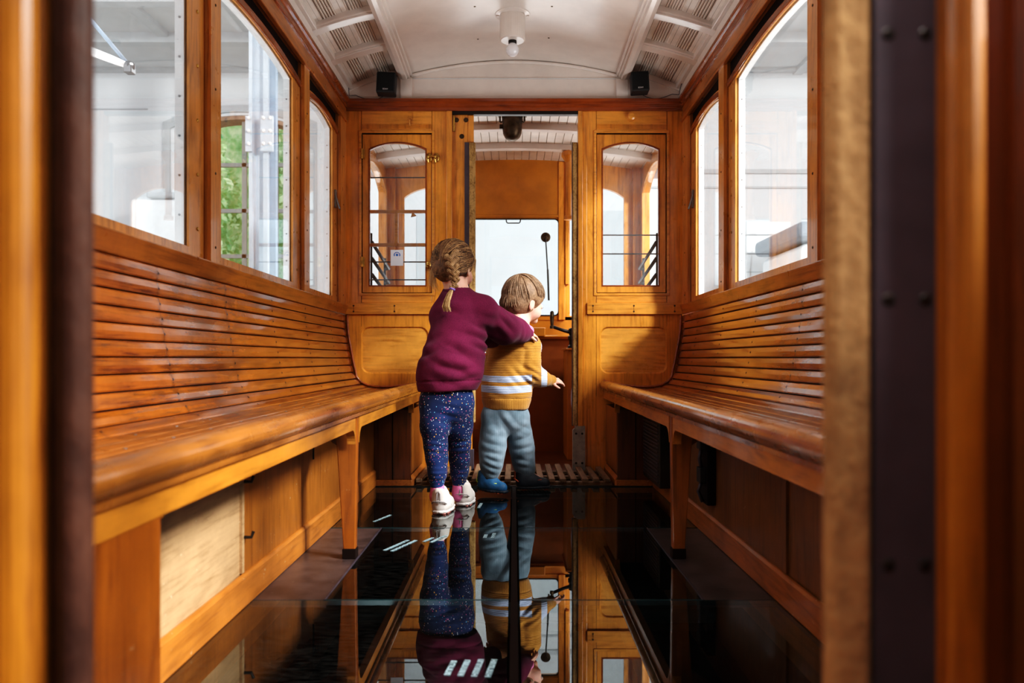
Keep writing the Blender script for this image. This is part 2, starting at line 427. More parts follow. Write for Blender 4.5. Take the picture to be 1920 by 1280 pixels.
order = [('near', False), ('middle', False), ('far', True)]
for s in (-1, 1):
    nm = SIDE[s]
    # wall below the sill: outer skin, under-bench face
    w = MB().box(s*.955, s*.98, NB, 5.45, -.12, .87)
    w.box(s*.66, s*.955, NB, D, -.12, -.005)
    o = w.build('wall_%s' % nm, M['ochre'], None)
    tag(o, 'ochre lower side wall of the carriage behind the %s bench' % nm, 'wall', kind='structure')
    b = MB()
    b.box(s*.66, s*.675, 1.937, 3.75, 0, .44)
    b.box(s*.66, s*.675, NB, 1.25, 0, .44)
    b.build('under_bench_boards', M['ochre'] if s < 0 else M['ochre_shade'], o)
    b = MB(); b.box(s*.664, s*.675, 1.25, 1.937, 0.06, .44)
    b.build('bare_board', M['worn'] if s < 0 else M['ochre_shade'], o)
    b = MB(); b.box(s*.657, s*.668, 1.925, 1.94, .08, .42); b.build('batten', M['worn'] if s < 0 else M['ochre_shade'], o)
    if s < 0:
        for (y, z) in ((1.94, .30), (1.94, .165)):
            MB().tube([(-.66, y, z), (-.64, y, z), (-.636, y+.004, z+.014)], .004, 8).build('iron_hook', M['iron'], o)
        b = MB(); b.tube([(-.66, 2.62, .36), (-.648, 2.62, .36)], .003, 6); b.box(-.66, -.655, 2.608, 2.612, .27, .37); b.box(-.66, -.655, 2.612, 2.632, .345, .35); b.box(-.66, -.655, 2.628, 2.632, .345, .375)
        b.build('iron_hasp', M['iron'], o)
    sk = MB().box(s*.648, s*.662, NB, 3.745, 0, .07); sk.prism([(s*.648, .07), (s*.662, .07), (s*.662, .078), (s*.655, .078)], 'y', NB, 3.745)
    o = sk.build('baseboard_%s' % nm, M['ochre_y'], None, .003)
    tag(o, 'scuffed ochre skirting along the foot of the %s wall' % nm, 'baseboard', kind='structure')
    # sill ledge
    t = MB().box(s*.885, s*.955, NB, D, .868, .885); t.prism([(s*.888, .831), (s*.896, .831), (s*.896, .882), (s*.872, .882)], 'y', NB, D)
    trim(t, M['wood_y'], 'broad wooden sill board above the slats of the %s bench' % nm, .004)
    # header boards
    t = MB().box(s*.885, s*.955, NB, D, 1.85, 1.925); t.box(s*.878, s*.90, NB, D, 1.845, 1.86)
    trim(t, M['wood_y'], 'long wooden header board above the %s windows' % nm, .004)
    t = MB().prism([(s*.875, 1.918), (s*.93, 1.918), (s*.93, 1.97), (s*.862, 1.97), (s*.862, 1.955), (s*.875, 1.945)], 'y', NB, D)
    trim(t, M['dark_y'], 'dark wooden cornice moulding between the %s header board and the ceiling' % nm, .003)
    # posts
    for i, (a, bb) in enumerate(POSTS):
        t = MB().box(s*.888, s*.925, a, bb, .87, 1.86); t.box(s*.9, s*.925, a-.012, a+.001, .87, 1.86, -.6)
        which = ['near', 'second', 'third', 'corner'][i]
        sc = MB()
        for z in (.93, 1.15, 1.4, 1.65): sc.lathe((s*.888, (a+bb)/2, z), [(.0045, 0), (.003, .002)], (-s, 0, 0), 8)
        o = trim(t, M['sash'], '%s window post of the %s wall, slim varnished oak' % (which, nm), .0, extra=[(sc, M['bronze'])])
    # blind wall part above the arches, outside
    t = MB().box(s*.945, s*.98, NB, 5.45, 1.83, 2.05)
    o = t.build('wall_%s_upper' % nm, M['dark_y']); tag(o, 'dark upper side wall above the %s windows' % nm, 'wall', kind='structure')
    for i in range(3):
        y0 = POSTS[i][1]; y1 = POSTS[i+1][0]
        side_window(s, y0, y1, '%s arched sash window of the %s wall, white metal edging outside' % (order[i][0], nm), order[i][1])
    # small plate on the sill board near the bulkhead
    t = MB().box(s*.886, s*.89, 3.80, 3.84, .845, .865)
    o = t.build('number_plate', M['bronze'], None, .001); tag(o, 'tiny dark metal plate on the %s sill board near the bulkhead' % nm, 'plate')
# ------------------------------------------------------------------ benches
PROF = [(.889, .831), (.886, .75), (.877, .69), (.864, .61), (.852, .55), (.834, .50), (.803, .464), (.75, .446), (.687, .441), (.60, .447), (.53, .458), (.47, .475)]
def resample(pts, n):
    P = [Vector((a, b)) for a, b in pts]
    # smooth by Catmull-Rom
    dense = []
    for i in range(len(P)-1):
        p0, p1, p2, p3 = P[max(i-1, 0)], P[i], P[i+1], P[min(i+2, len(P)-1)]
        for k in range(12):
            t = k/12; dense.append(.5*((2*p1)+(p2-p0)*t+(2*p0-5*p1+4*p2-p3)*t*t+(3*p1-p0-3*p2+p3)*t**3))
    dense.append(P[-1])
    L = [0]
    for i in range(1, len(dense)): L.append(L[-1]+(dense[i]-dense[i-1]).length)
    out = []
    for k in range(n+1):
        d = L[-1]*k/n
        for i in range(1, len(L)):
            if L[i] >= d-1e-9:
                t = (d-L[i-1])/max(L[i]-L[i-1], 1e-9); out.append(dense[i-1].lerp(dense[i], t)); break
    return out
def bench(s):
    nm = SIDE[s]
    y0, y1 = NB+.06, D-.002
    root = empty('slatted_bench', (s*.6, 2.4, 0), {-1: 'long curved slatted wooden bench along the left wall under the windows, beside the girl',
                                                  1: 'long curved slatted wooden bench along the right wall, heater grille under its far end'}[s], 'bench', 'slatted benches along the side walls')
    N = 19
    pts = resample(PROF, N)
    back, seat = MB(), MB()
    for i in range(N):
        a, b = pts[i], pts[i+1]
        t = (b-a).normalized(); L = (b-a).length
        nrm = Vector((t.y, -t.x))           # towards the sitter/up
        if nrm.x > 0 and i < 6: nrm = -nrm
        if i >= 6 and nrm.y < 0: nrm = -nrm
        g = .0016
        p0, p1 = a+t*g, b-t*g; m = (p0+p1)/2+nrm*.0022
        th = .014
        poly = [p0-nrm*.002, p0+t*.003+nrm*.0006, m, p1-t*.003+nrm*.0006, p1-nrm*.002, p1-nrm*th, p0-nrm*th]
        poly = [(s*p.x, p.y) for p in poly]
        (back if i < 11 else seat).prism(poly, 'y', y0, y1, random.uniform(-.16, .16))
    # dark backing so that the gaps read dark
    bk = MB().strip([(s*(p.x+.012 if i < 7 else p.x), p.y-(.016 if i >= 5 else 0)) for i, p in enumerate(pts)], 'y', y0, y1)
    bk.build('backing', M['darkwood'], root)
    # nose roll with bead under it
    c = Vector((.478, .460))
    prof = []
    for k in range(17):
        a = math.radians(70+k*(220/16))      # from the top, round the front, to below
        prof.append((s*(c.x+.027*math.cos(a)), c.y+.024*math.sin(a)))
    prof += [(s*.50, .436), (s*.50, .474)]
    nr = MB().prism(prof, 'y', y0, y1-.0)
    nr.box(s*.464, s*.50, y0, y1-.02, .428, .438)
    nr.build('front_rail', M['nose'], root, smooth=False)
    ap = MB()
    # apron with curved brackets at the legs, drawn in the (y,z) plane
    legs = [(1.06, .9), (2.43, 2.37)]
    for ya, yb in ((1.07, 2.37), (2.43, 3.745)):
        n = 8; r = .045; r1 = .004 if ya < 1.5 else .045
        poly = [(ya, .43), (yb, .43)]
        for k in range(n+1):
            a = PI/2*k/n; poly.append((yb-r+r*math.cos(a), .39-r+r*math.sin(a)))
        for k in range(n+1):
            a = PI/2*k/n; poly.append((ya+r1-r1*math.sin(a), .39-r1+r1*math.cos(a)))
        ap.prism(poly, 'x', s*.472, s*.497)
    ap.box(s*.472, s*.497, 3.745, D-.002, .39, .43); ap.box(s*.472, s*.497, y0, 1.07, .39, .43)
    ap.build('apron', M['apron'], root, .003)
    # legs: broad at the top, tapering
    lg = MB().prism([(s*.472, .43), (s*.545, .43), (s*.532, .33), (s*.511, .0), (s*.477, .0), (s*.472, .33)], 'y', 2.388, 2.418)
    lg.build('leg', M['leg'], root, .003)
    lg = MB().box(s*.474, s*.50, .90, 1.07, 0, .43); lg.build('leg', M['leg'], root, .003)
    MB().box(s*.474, s*.515, 2.383, 2.423, 0, .03).build('leg_shoe', M['darkwood'], root, .002)
    # dark bracket behind each leg carrying the seat
    br = MB()
    br.prism([(s*.50, .432), (s*.80, .436), (s*.66, .40), (s*.60, .385), (s*.52, .33), (s*.50, .33)], 'y', 2.39, 2.42)
    br.build('seat_bracket', M['brownbox'], root, .002)
    # steel screws along the seat front
    sm = MB()
    for i, x in ((11, 0), (13, 0), (15, 0), (17, 0), (18, 0)):
        p = (pts[i]+pts[i+1])/2
        for k in range(18):
            y = .75+k*.195+(.05 if i % 2 else 0)
            sm.lathe((s*p.x, y, p.y+.0018), [(.0042, 0), (.0036, .0012)], (0, 0, 1), 8)
    seat.build('seat', M['seat'], root, extra=[(sm, M['steel'])])
    sm = MB()
    for i in range(0, 11):
        p = (pts[i]+pts[i+1])/2; t = (pts[i+1]-pts[i]).normalized(); nn_ = Vector((t.y, -t.x)); nn_ = -nn_ if nn_.x > 0 else nn_
        for k in range(6):
            y = 1.515+k*.465
            q = p+nn_*.0018
            sm.lathe((s*q.x, y+.004, q.y), [(.0036, 0), (.003, .0009)], (s*nn_.x, 0, nn_.y), 8)
    back.build('backrest', M['slat'], root, extra=[(sm, M['iron'])])
    # end bead on the bulkhead
    bd = [Vector((s*(p.x-.010 if i < 9 else p.x), y1-.006, p.y+(.010 if i > 4 else 0))) for i, p in enumerate(pts)]
    MB().tube(bd, .006, 8).build('end_bead', M['sash_y'], root, smooth=True)
    return root
for s in (-1, 1): bench(s)

# boxes under the far end of both benches
for s in (-1, 1):
    b = MB().box(s*.4875, s*.659, 3.75, D-.003, .0, .36)
    o = b.build('bench_end_box', M['brownbox'], None, .002)
    tag(o, 'brown board box under the far end of the %s bench against the bulkhead' % SIDE[s], 'box', 'boxes under the bench ends')
    p = MB().box(s*.483, s*.4872, 3.752, D-.004, .06, .36); p.build('side_board', M['ochre'], o)
    q = MB().box(s*.478, s*.66, 3.735, 3.75, .0, .03); q.prism([(s*.478, 0), (s*.4725, 0), (s*.4735, .03), (s*.487, .05), (s*.487, 0)], 'y', 3.745, D-.01)
    q.build('foot_moulding', M['ochre_y'], o, .004)
    q = MB().box(s*.57, s*.574, 3.7465, 3.75, .03, .36); q.build('board_joint', M['darkwood'], o)

# ------------------------------------------------------------------ far bulkhead
b = MB()
for s in (-1, 1):
    b.box(s*.806, s*.89, D, D+.04, .893, 1.91)              # outer stile
    b.box(s*.34, s*.434, D, D+.04, 0, 1.91)                 # inner stile
    b.box(s*.434, s*.806, D, D+.04, 1.79, 1.91)             # top panel
    b.box(s*.434, s*.806, D, D+.04, .834, .945)             # rail under the window
    for k in range(4): b.box(s*.434, s*.806, D-.004, D, 1.815+k*.006, 1.8185+k*.006)
front = b.build('wall_front', M['wood_v'], None, .003)
tag(front, 'varnished oak end wall with two arched windows and a doorway in the middle', 'wall', kind='structure')
rl = MB()
for s in (-1, 1):
    rl.box(s*.434, s*.806, D-.0015, D+.03, 1.835, 1.908, .1)
    rl.box(s*.434, s*.806, D-.003, D+.03, 1.79, 1.812)
    rl.box(s*.434, s*.806, D-.001, D+.03, .895, .945)
rl.build('window_rails', M['wood_h'], front, .003)
bt = MB()
for s in (-1, 1): bt.box(s*(.385 if s > 0 else .385), s*.889, D-.016, D+.01, .834, .893)
sc = MB()
for s in (-1, 1):
    for x in (.415, .63, .845):
        for z in (.848, .878): sc.lathe((s*x, D-.016, z), [(.005, 0), (.0035, .002)], (0, -1, 0), 10)
        sc.box(s*x-.0008, s*x+.0008, D-.0165, D-.01, .846, .88)
bt.build('batten', M['wood_h'], front, .0, extra=[(sc, M['bronze'])])
fr, pn = MB(), MB()
for s in (-1, 1):
    o1 = rrect(.434, .889, .0+.40, .834, .001); i1 = rrect(.452, .808, .520, .768, .045)
    i2 = rrect(.460, .800, .528, .760, .04)
    m = lambda P: [(s*x, z) for x, z in P]
    fr.ring(m(o1), m(i1), 'y', D, D+.04)
    n_ = len(i1)
    vs = [(s*x, D, z) for x, z in i1]+[(s*x, D+.011, z) for x, z in i2]
    fr.add(vs, [(k, (k+1) % n_, n_+(k+1) % n_, n_+k) for k in range(n_)])
    fr.box(s*.434, s*.889, D, D+.04, 0, .40)
    pn.box(s*.44, s*.815, D+.010, D+.03, .51, .78)
fr.build('lower_frame', M['wood_v'], front, .0)
pn.build('recessed_panel', M['panel'], front)
jl = MB()
for s in (-1, 1):
    for z0, z1 in ((.77, .83), ): jl.box(s*.806-.0006, s*.806+.0006, D-.0006, D+.001, z0, z1)
    jl.box(s*.434-.0007, s*.434+.0007, D-.0006, D+.001, .40, 1.91); jl.box(s*.806-.0007, s*.806+.0007, D-.0006, D+.001, .893, 1.91)
jl.build('joint_lines', M['darkwood'], front)
# dark cornice beam above
t = MB().prism([(D-.035, 1.963), (D+.04, 1.963), (D+.04, 1.905), (D-.010, 1.905), (D-.012, 1.922), (D-.02, 1.928), (D-.022, 1.94), (D-.032, 1.948)], 'x', -.885, .885)
trim(t, M['dark_h'], 'dark mahogany moulded beam across the end wall above door and windows', .002)
t = MB().box(-.33, .337, D-.004, D+.03, 1.888, 1.905)
trim(t, M['iron'], 'thin dark sliding door track over the doorway', .001)
# doorway posts
t = MB().box(-.357, -.327, D-.012, D+.03, 0, 1.905); trim(t, M['wood_v'], 'narrow left casing of the middle doorway, beside the sliding door edge', .003)
t = MB().box(.337, .362, D-.012, D+.05, 0, 1.905); t.box(.362, .385, D-.004, D+.04, 0, 1.905); trim(t, M['wood_v'], 'narrow right casing of the middle doorway', .003)

def hook_plate(x, z, knob, label):
    o = empty('coat_hook', (x, D, z), label, 'hook')
    p = MB()
    if knob:
        p.lathe((x, D, z), [(.026, 0), (.024, .004), (.012, .006), (.011, .012), (.019, .018), (.02, .026), (.012, .031)], (0, -1, 0), 16)
        p.box(x-.03, x+.03, D-.003, D, z-.012, z-.006); p.build('knob', M['wood_h'], o, smooth=False)
    else:
        p.prism([(x-.012, z-.012), (x+.012, z-.012), (x+.012, z+.03), (x, z+.038), (x-.012, z+.03)], 'y', D-.004, D)
        p.tube([(x, D-.002, z-.005), (x, D-.012, z-.012), (x, D-.008, z-.03), (x, D-.003, z-.038)], .004, 8); p.build('plate', M['wood_h'], o)
    return o
hook_plate(-.55, 1.868, False, 'small hook plate on the panel over the left end-wall window')
hook_plate(.618, 1.873, True, 'round wooden knob on the panel over the right end-wall window')

def end_window(s):
    global win_n
    win_n += 1
    root = empty('window_%d' % win_n, (s*.62, D+.02, .945), {-1: 'left end-wall window, a hinged oak sash with arched glass and brass catches', 1: 'right end-wall window, fixed oak sash with arched glass and two thin bars'}[s], 'window', kind='structure')
    m = lambda P: [(s*x, z) for x, z in P]
    y0 = D+.008
    MB().ring(m(arch(.4375, .8025, .9485, 1.7865, 1.7865)), m(arch(.468, .765, .986, 1.705, 1.741)), 'y', y0, y0+.03).build('window_sash', M['wood_v'], root, .003)
    MB().ring(m(arch(.420, .820, .931, 1.804, 1.804)), m(arch(.434, .806, .945, 1.79, 1.79)), 'y', D-.005, D+.004).build('bead', M['wood_h'], root, .002)
    MB().ring(m(arch(.430, .810, .941, 1.794, 1.794)), m(arch(.455, .785, .966, 1.77, 1.77)), 'y', D+.030, D+.034).build('dark_backing', M['darkwood'], root)
    MB().ring(m(arch(.463, .770, .981, 1.71, 1.746)), m(arch(.470, .763, .988, 1.703, 1.739)), 'y', y0-.002, y0+.004).build('glazing_bead', M['dark_h'], root)
    MB().prism(m(arch(.46, .77, .98, 1.71, 1.745)), 'y', y0+.018, y0+.021).build('window_pane', M['glass_old'], root)
    br = MB()
    for z in ((1.565, 1.115, 1.02) if s < 0 else (1.258, 1.158)): br.tube([(s*.46, y0+.034, z), (s*.772, y0+.034, z)], .0035, 8)
    br.build('guard_bars', M['iron'], root)
    if s < 0:
        h = MB()
        for z in (1.68, 1.11):
            h.tube([(-.803, D-.007, z-.027), (-.803, D-.007, z+.027)], .0065, 10); h.box(-.815, -.79, D-.006, D, z-.024, z+.024)
        h.build('hinges', M['brass'], root, .001)
        c = MB()
        for z in (1.66,):
            for x in (-.448, -.410):
                c.ball((x, D-.006, z), .020, 14, 8, (.85, .4, 1.25)); c.ball((x, D-.022, z+.002), .011, 12, 8)
                c.tube([(x, D-.018, z), (x, D-.024, z-.014), (x, D-.016, z-.026)], .006, 8)
            c.tube([(-.448, D-.018, z+.003), (-.41, D-.018, z+.003)], .005, 8)
        z = 1.093
        c.ball((-.452, D-.008, z), .017, 14, 8, (.85, .5, 1.2)); c.ball((-.452, D-.022, z), .009, 12, 8)
        c.box(-.459, -.445, D-.004, D, z-.026, z+.026)
        c.build('brass_catches', M['brass'], root)
    return root
wl = end_window(-1); wr = end_window(1)
# paper notice stuck on the left end window
nz = empty('paper_notice', (-.622, D+.024, 1.135), 'small white paper notice with a blue headphone symbol on the left end-wall window', 'notice')
MB().box(-.656, -.589, D+.0235, D+.0255, 1.093, 1.177).build('sheet', M['paper'], nz)
k = MB(); pts = []
for i in range(13):
    a = PI*i/12; pts.append((-.622+.014*math.cos(a), D+.0225, 1.152+.012*math.sin(a)))
k.tube(pts, .0018, 6)
k.box(-.639, -.634, D+.022, D+.0236, 1.144, 1.156); k.box(-.610, -.605, D+.022, D+.0236, 1.144, 1.156)
k.lathe((-.622, D+.0236, 1.15), [(.0065, 0), (.0065, .001)], (0, -1, 0), 14)
k.build('headphone_symbol', M['blue'], nz)

# ------------------------------------------------------------------ sliding door pushed open to the left, its felted edge
d = empty('door_1', (-.27, D+.03, 0), 'sliding oak door pushed open to the left of the doorway, felt along its edge', 'door', kind='structure')
MB().box(-.246, -.214, D+.010, D+.036, 1.742, 1.888).build('door_stile', M['wood_v'], d, .002)
MB().box(-.246, -.222, D+.010, D+.036, .03, .26).build('door_stile', M['wood_v'], d, .002)
MB().box(-.262, -.238, D+.000, D+.012, .26, 1.742).build('metal_strip', M['strapmetal'], d, .001)
MB().box(-.238, -.205, D-.004, D+.034, .26, 1.742).build('felt_strip', M['felt'], d, .006)
MB().box(-.25, -.213, D+.002, D+.034, .0, .12).build('kick_plate', M['strapmetal'], d, .002)
sc = MB()
for x, z in ((-.305, 1.862), (-.255, 1.862), (-.277, 1.775)):
    sc.lathe((x, D+.008, z), [(.013, 0), (.011, .003), (.004, .0045)], (0, -1, 0), 14)
MB().box(-.327, -.246, D+.008, D+.04, 0.03, 1.888).build('door_stile', M['wood_v'], d, extra=[(sc, M['bronze'])])
MB().box(-.323, -.313, D-.002, D+.01, 1.80, 1.885).build('hinge_plate', M['brass'], d, .001)
# felt and plate of the right jamb
j = MB().box(.309, .336, D-.004, D+.034, .245, 1.742)
o = j.build('felt_strip', M['felt'], None, .006); tag(o, 'long tan felt draught strip on the right jamb of the middle doorway', 'draught strip')
MB().box(.306, .312, D+.002, D+.03, .245, 1.742).build('edge_binding', M['strapmetal'], o)
j = MB().prism([(.309, 0), (.374, 0), (.374, .245), (.332, .245), (.309, .222)], 'y', D-.016, D+.03)
sc = MB()
for x, z in ((.326, .205), (.358, .205), (.326, .05), (.358, .05)): sc.lathe((x, D-.016, z), [(.006, 0), (.004, .001)], (0, -1, 0), 10)
o = j.build('kick_plate', M['plate'], None, .0, extra=[(sc, M['iron'])]); tag(o, 'grey painted metal plate at the foot of the right door jamb', 'plate')

# ------------------------------------------------------------------ ceiling
def zc(x): return 2.172-.072*(x/.545)**2
N = 28
def soffit(x0, x1, f, th=.02, n=N):
    up = [(x0+(x1-x0)*i/n, f(x0+(x1-x0)*i/n)) for i in range(n+1)]
    return up+[(x, z+th) for x, z in up[::-1]]
c = MB().prism(soffit(-.56, .56, zc), 'y', NB, D+.02)
sc = MB()
for u, v in ((890, 12), (896, 73), (1029, 71), (1035, 12), (820, 118), (1112, 118)):
    k_ = (v-672)/F; Y = (2.165-CAMZ)/-k_; x = (u-964)*Y/F
    sc.lathe((x, Y, zc(x)+.001), [(.006, 0), (.004, -.003)], (0, 0, 1), 8)
ceil = c.build('ceiling', M['white'], None, extra=[(sc, M['bronze'])])
tag(ceil, 'cream white vaulted ceiling with reeded side panels and cross ribs', 'ceiling', kind='structure')
def zs_(x):
    x = abs(x); t = (x-.60)/.29
    return 2.125-.055*t-.04*t*t
def side_prof():
    pts = []
    x = .60
    def reeds(xa, n, w):
        nonlocal pts
        for i in range(n):
            a = xa+i*w
            pts += [(a, zs_(a)), (a+w*.2, zs_(a)-.0045), (a+w*.6, zs_(a)-.0045), (a+w*.8, zs_(a))]
    pts.append((.60, zs_(.60)))
    reeds(.652, 5, .0115)
    pts.append((.716, zs_(.712))); pts += [(.722, zs_(.722)+.004), (.726, zs_(.726))]
    reeds(.765, 5, .0115)
    pts += [(.83, zs_(.83)), (.89, zs_(.89))]
    return pts
for s in (-1, 1):
    nm = SIDE[s]
    sp = side_prof()
    poly = [(s*x, z) for x, z in sp]+[(s*.92, 2.06), (s*.92, 2.16), (s*.60, 2.16)]
    gv = MB()
    for xa in (.652, .765):
        for i in range(6):
            q = xa+i*.0115-.0012; gv.box(s*q, s*(q+.0022), NB, D, zs_(q)-.0012, zs_(q)+.004)
    for q in (.626, .739, .84): gv.box(s*q, s*(q+.002), NB, D, zs_(q)-.0008, zs_(q)+.004)
    MB().prism(poly, 'y', NB, D+.02).build('reeded_panel', M['white_boards'], ceil, extra=[(gv, M['groove_shade'])])
    # lengthwise rail with stepped moulding
    r = MB().prism([(s*.605, 2.13), (s*.605, 2.073), (s*.585, 2.066), (s*.565, 2.066), (s*.563, 2.078), (s*.552, 2.078), (s*.550, 2.088), (s*.538, 2.088), (s*.534, 2.13)], 'y', NB, D)
    r.build('ceiling_rail', M['white'], ceil)
    # fascia and edge bead
    fz = MB().box(s*.872, s*.89, NB, D, 1.965, 2.04); fz.box(s*.852, s*.873, NB, D, 2.02, 2.045)
    fz.build('fascia', M['white'], ceil, .003)
    y = 3.82
    while y > .7:
        n = 10; x0, x1 = .60, .875
        lo = [(s*(x0+(x1-x0)*i/n), zs_(x0+(x1-x0)*i/n)-.034-.012*math.sin(PI*min(1, i/n*1.0))*0+.010*(i/n)**2) for i in range(n+1)]
        hi = [(s*(x0+(x1-x0)*i/n), zs_(x0+(x1-x0)*i/n)+.01) for i in range(n+1)]
        rb = MB().prism(lo+hi[::-1], 'y', y-.03, y+.03)
        rb.prism([(a, z+.008) for a, z in lo]+hi[::-1], 'y', y-.042, y+.042)
        rb.build('ceiling_rib', M['white'], ceil, .004)
        y -= .352
# white tympanum above the end wall
def tymp(x):
    ax = abs(x)
    return zc(x) if ax <= .545 else (2.12 if ax < .603 else zs_(ax))
xs = [-.89+1.78*i/80 for i in range(81)]
t = MB().prism([(-.89, 1.96)]+[(.89, 1.96)]+[(x, tymp(x)+.01) for x in xs[::-1]], 'y', D-.002, D+.03)
tp = t.build('wall_front_upper', M['white'], None)
tag(tp, 'cream white panelled gable above the dark beam of the end wall', 'wall', kind='structure')
mm = MB()
pts = [(-.545+1.09*i/30, D-.010, zc(-.545+1.09*i/30)-.010) for i in range(31)]
mm.tube(pts, .009, 8)
mm.build('arch_moulding', M['white'], tp, smooth=True)
st = MB()
for s in (-1, 1):
    st.box(s*.538, s*.600, D-.014, D, 1.963, 2.075)
    st.box(s*.60, s*.87, D-.009, D, 1.963, 1.981)
    up = [(s*(.603+.28*i/8), zs_(.603+.28*i/8)+.0) for i in range(9)]; dn = [(x, z-.030) for x, z in up]
    st.prism(up+dn[::-1], 'y', D-.012, D)
st.box(-.538, .538, D-.009, D, 1.963, 1.984); st.box(-.538, .538, D-.005, D, 2.078, 2.082)
st.build('gable_strips', M['white'], tp, .002)
ln = MB().box(-.536, .536, D-.0035, D, 2.0745, 2.0775); ln.build('joint_lines', M['depot_grey'], tp)

# ceiling lamp
lx, ly = at(961, 60, 3.64).x, 3.64
L = empty('ceiling_lamp', (lx, ly, zc(0)), 'cream cylindrical ceiling lamp with a bare round bulb', 'lamp')
q = MB().lathe((lx, ly, zc(0)+.004), [(.082, 0), (.08, -.008), (.060, -.012)], (0, 0, 1), 32)
for a in (0.0, PI): q.lathe((lx+.068*math.cos(a), ly+.068*math.sin(a), zc(0)-.004), [(.008, 0), (.006, -.006)], (0, 0, 1), 10)
q.build('flange', M['white'], L, smooth=False)
MB().lathe((lx, ly, zc(0)-.004), [(.060, 0), (.058, -.004), (.058, -.112), (.052, -.117), (.02, -.117)], (0, 0, 1), 36).build('lamp_body', M['white'], L, smooth=False)
MB().lathe((lx, ly, zc(0)-.121), [(.019, 0), (.019, -.012)], (0, 0, 1), 18).build('socket', M['iron'], L)
MB().lathe((lx, ly, zc(0)-.128), [(.011, 0), (.015, -.006), (.025, -.018), (.0295, -.032), (.028, -.046), (.020, -.058), (.008, -.064), (0, -.065)], (0, 0, 1), 24).build('bulb', M['bulb'], L, smooth=True)
# ------------------------------------------------------------------ loudspeakers
def speaker(u, v, Y, w, h, lab, s):
    c = at(u, v, Y); rot = Matrix.Rotation(-.05*s, 3, 'Y') @ Matrix.Rotation(-.03*s, 3, 'Z')
    o = empty('loudspeaker', c, lab, 'speaker', 'small loudspeakers in the ceiling corners')
    bd = MB().obox(c, (w/2, .04, h/2), rot); bd.build('speaker_case', M['black'], o, .006)
    g = MB().obox(c+rot @ Vector((0, -.0405, .002)), (w/2-.006, .002, h/2-.008), rot); g.build('speaker_grille', M['blackgrille'], o, .002)
    T = Matrix.Translation(c+rot @ Vector((.0, -.0435, -h/2+.016))) @ rot.to_4x4() @ Matrix.Rotation(PI/2, 4, 'X')
    text_mesh('brand_lettering', 'SONY', .0105, M['silver'], T, o, .0003)
    bk = MB().box(c.x-.012, c.x+.012, Y+.03, D-.001, c.z+.0, c.z+.02); bk.tube([(c.x, Y+.02, c.z+.03), (c.x, Y+.05, c.z+.055)], .005, 8); bk.build('speaker_bracket', M['white'], o)
    x1 = s*.868
    cb = []
    for i in range(13):
        t = i/12; x = c.x+(x1-c.x)*t
        cb.append((x, D-.018+.0*t, c.z-.02-.035*math.sin(PI*min(t*1.2, 1))*(1-.3*t)-.015*t))
    cb += [(x1, D-.03, c.z-.02), (x1-.004*s, D-.12, 2.03)] if s > 0 else [(x1, D-.03, c.z+.01)]
    MB().tube(cb, .0018, 6).build('speaker_cable', M['strapmetal'], o, smooth=True)
speaker(725, 158.5, 4.12, .096, .106, 'small black loudspeaker in the left ceiling corner with a drooping cable', -1)
speaker(1199, 156.5, 4.12, .090, .102, 'small black loudspeaker in the right ceiling corner', 1)

# ------------------------------------------------------------------ floor
fl = MB()
for s in (-1, 1):
    fl.box(s*.472, s*.66, 1.985, 2.82, -.02, -.0005)
o = fl.build('floor', M['lino'], None, .001); tag(o, 'dark lino strips of the carriage floor beside the glass panes', 'floor', kind='structure')
def pane(x0, x1, y0, y1, lab):
    g = MB().box(x0, x1, y0, y1, -.012, -.0003)
    p = empty('glass_floor_pane', ((x0+x1)/2, (y0+y1)/2, -.012), lab, 'floor glass', 'walk-on glass panes of the floor')
    MB().add([(x0, y0, 0), (x1, y0, 0), (x1, y1, 0), (x0, y1, 0)], [(0, 1, 2, 3)]).build('glass_sheet', M['floorglass'], p)
    e = MB()
    e.box(x0, x1, y0, y0+.004, -.012, .0004); e.box(x0, x1, y1-.002, y1, -.012, .0003)
    e.build('glass_edge', M['teal'], p)
g = .0015
for sx, nm in ((-1, 'left'), (1, 'right')):
    xa, xb = sorted((sx*.014, sx*.655)); xc, xd = sorted((sx*.014, sx*.470))
    pane(xa, xb, 2.822+g, 3.728, 'dark reflecting glass floor pane in the farthest row, %s half, by the duckboard' % nm)
    pane(xc, xd, 1.98+g, 2.822-g, 'dark reflecting glass floor pane in the middle row, %s half, beside the lino strip' % nm)
    pane(xa, xb, 1.05+g, 1.98-g, 'dark reflecting glass floor pane in the nearest visible row, %s half' % nm)
    pane(xa, xb, .1, 1.05-g, 'dark reflecting glass floor pane under the camera, %s half' % nm)
t = MB().box(-.009, .009, .1, 3.73, -.05, .0008); trim(t, M['darkwood'], 'dark bar running down the middle of the glass floor', .001)
t = MB().box(-.66, .66, 3.728, 3.75, -.05, .004); trim(t, M['iron'], 'thin dark threshold at the end of the glass floor', .001)
for s in (-1, 1):
    t = MB().box(s*.468, s*.473, 1.98, 2.82, -.02, .002); t.box(s*.655, s*.662, .1, 3.73, -.02, .0015)
    trim(t, M['strapmetal'], 'thin metal edging of the %s side of the glass floor' % SIDE[s], .0)
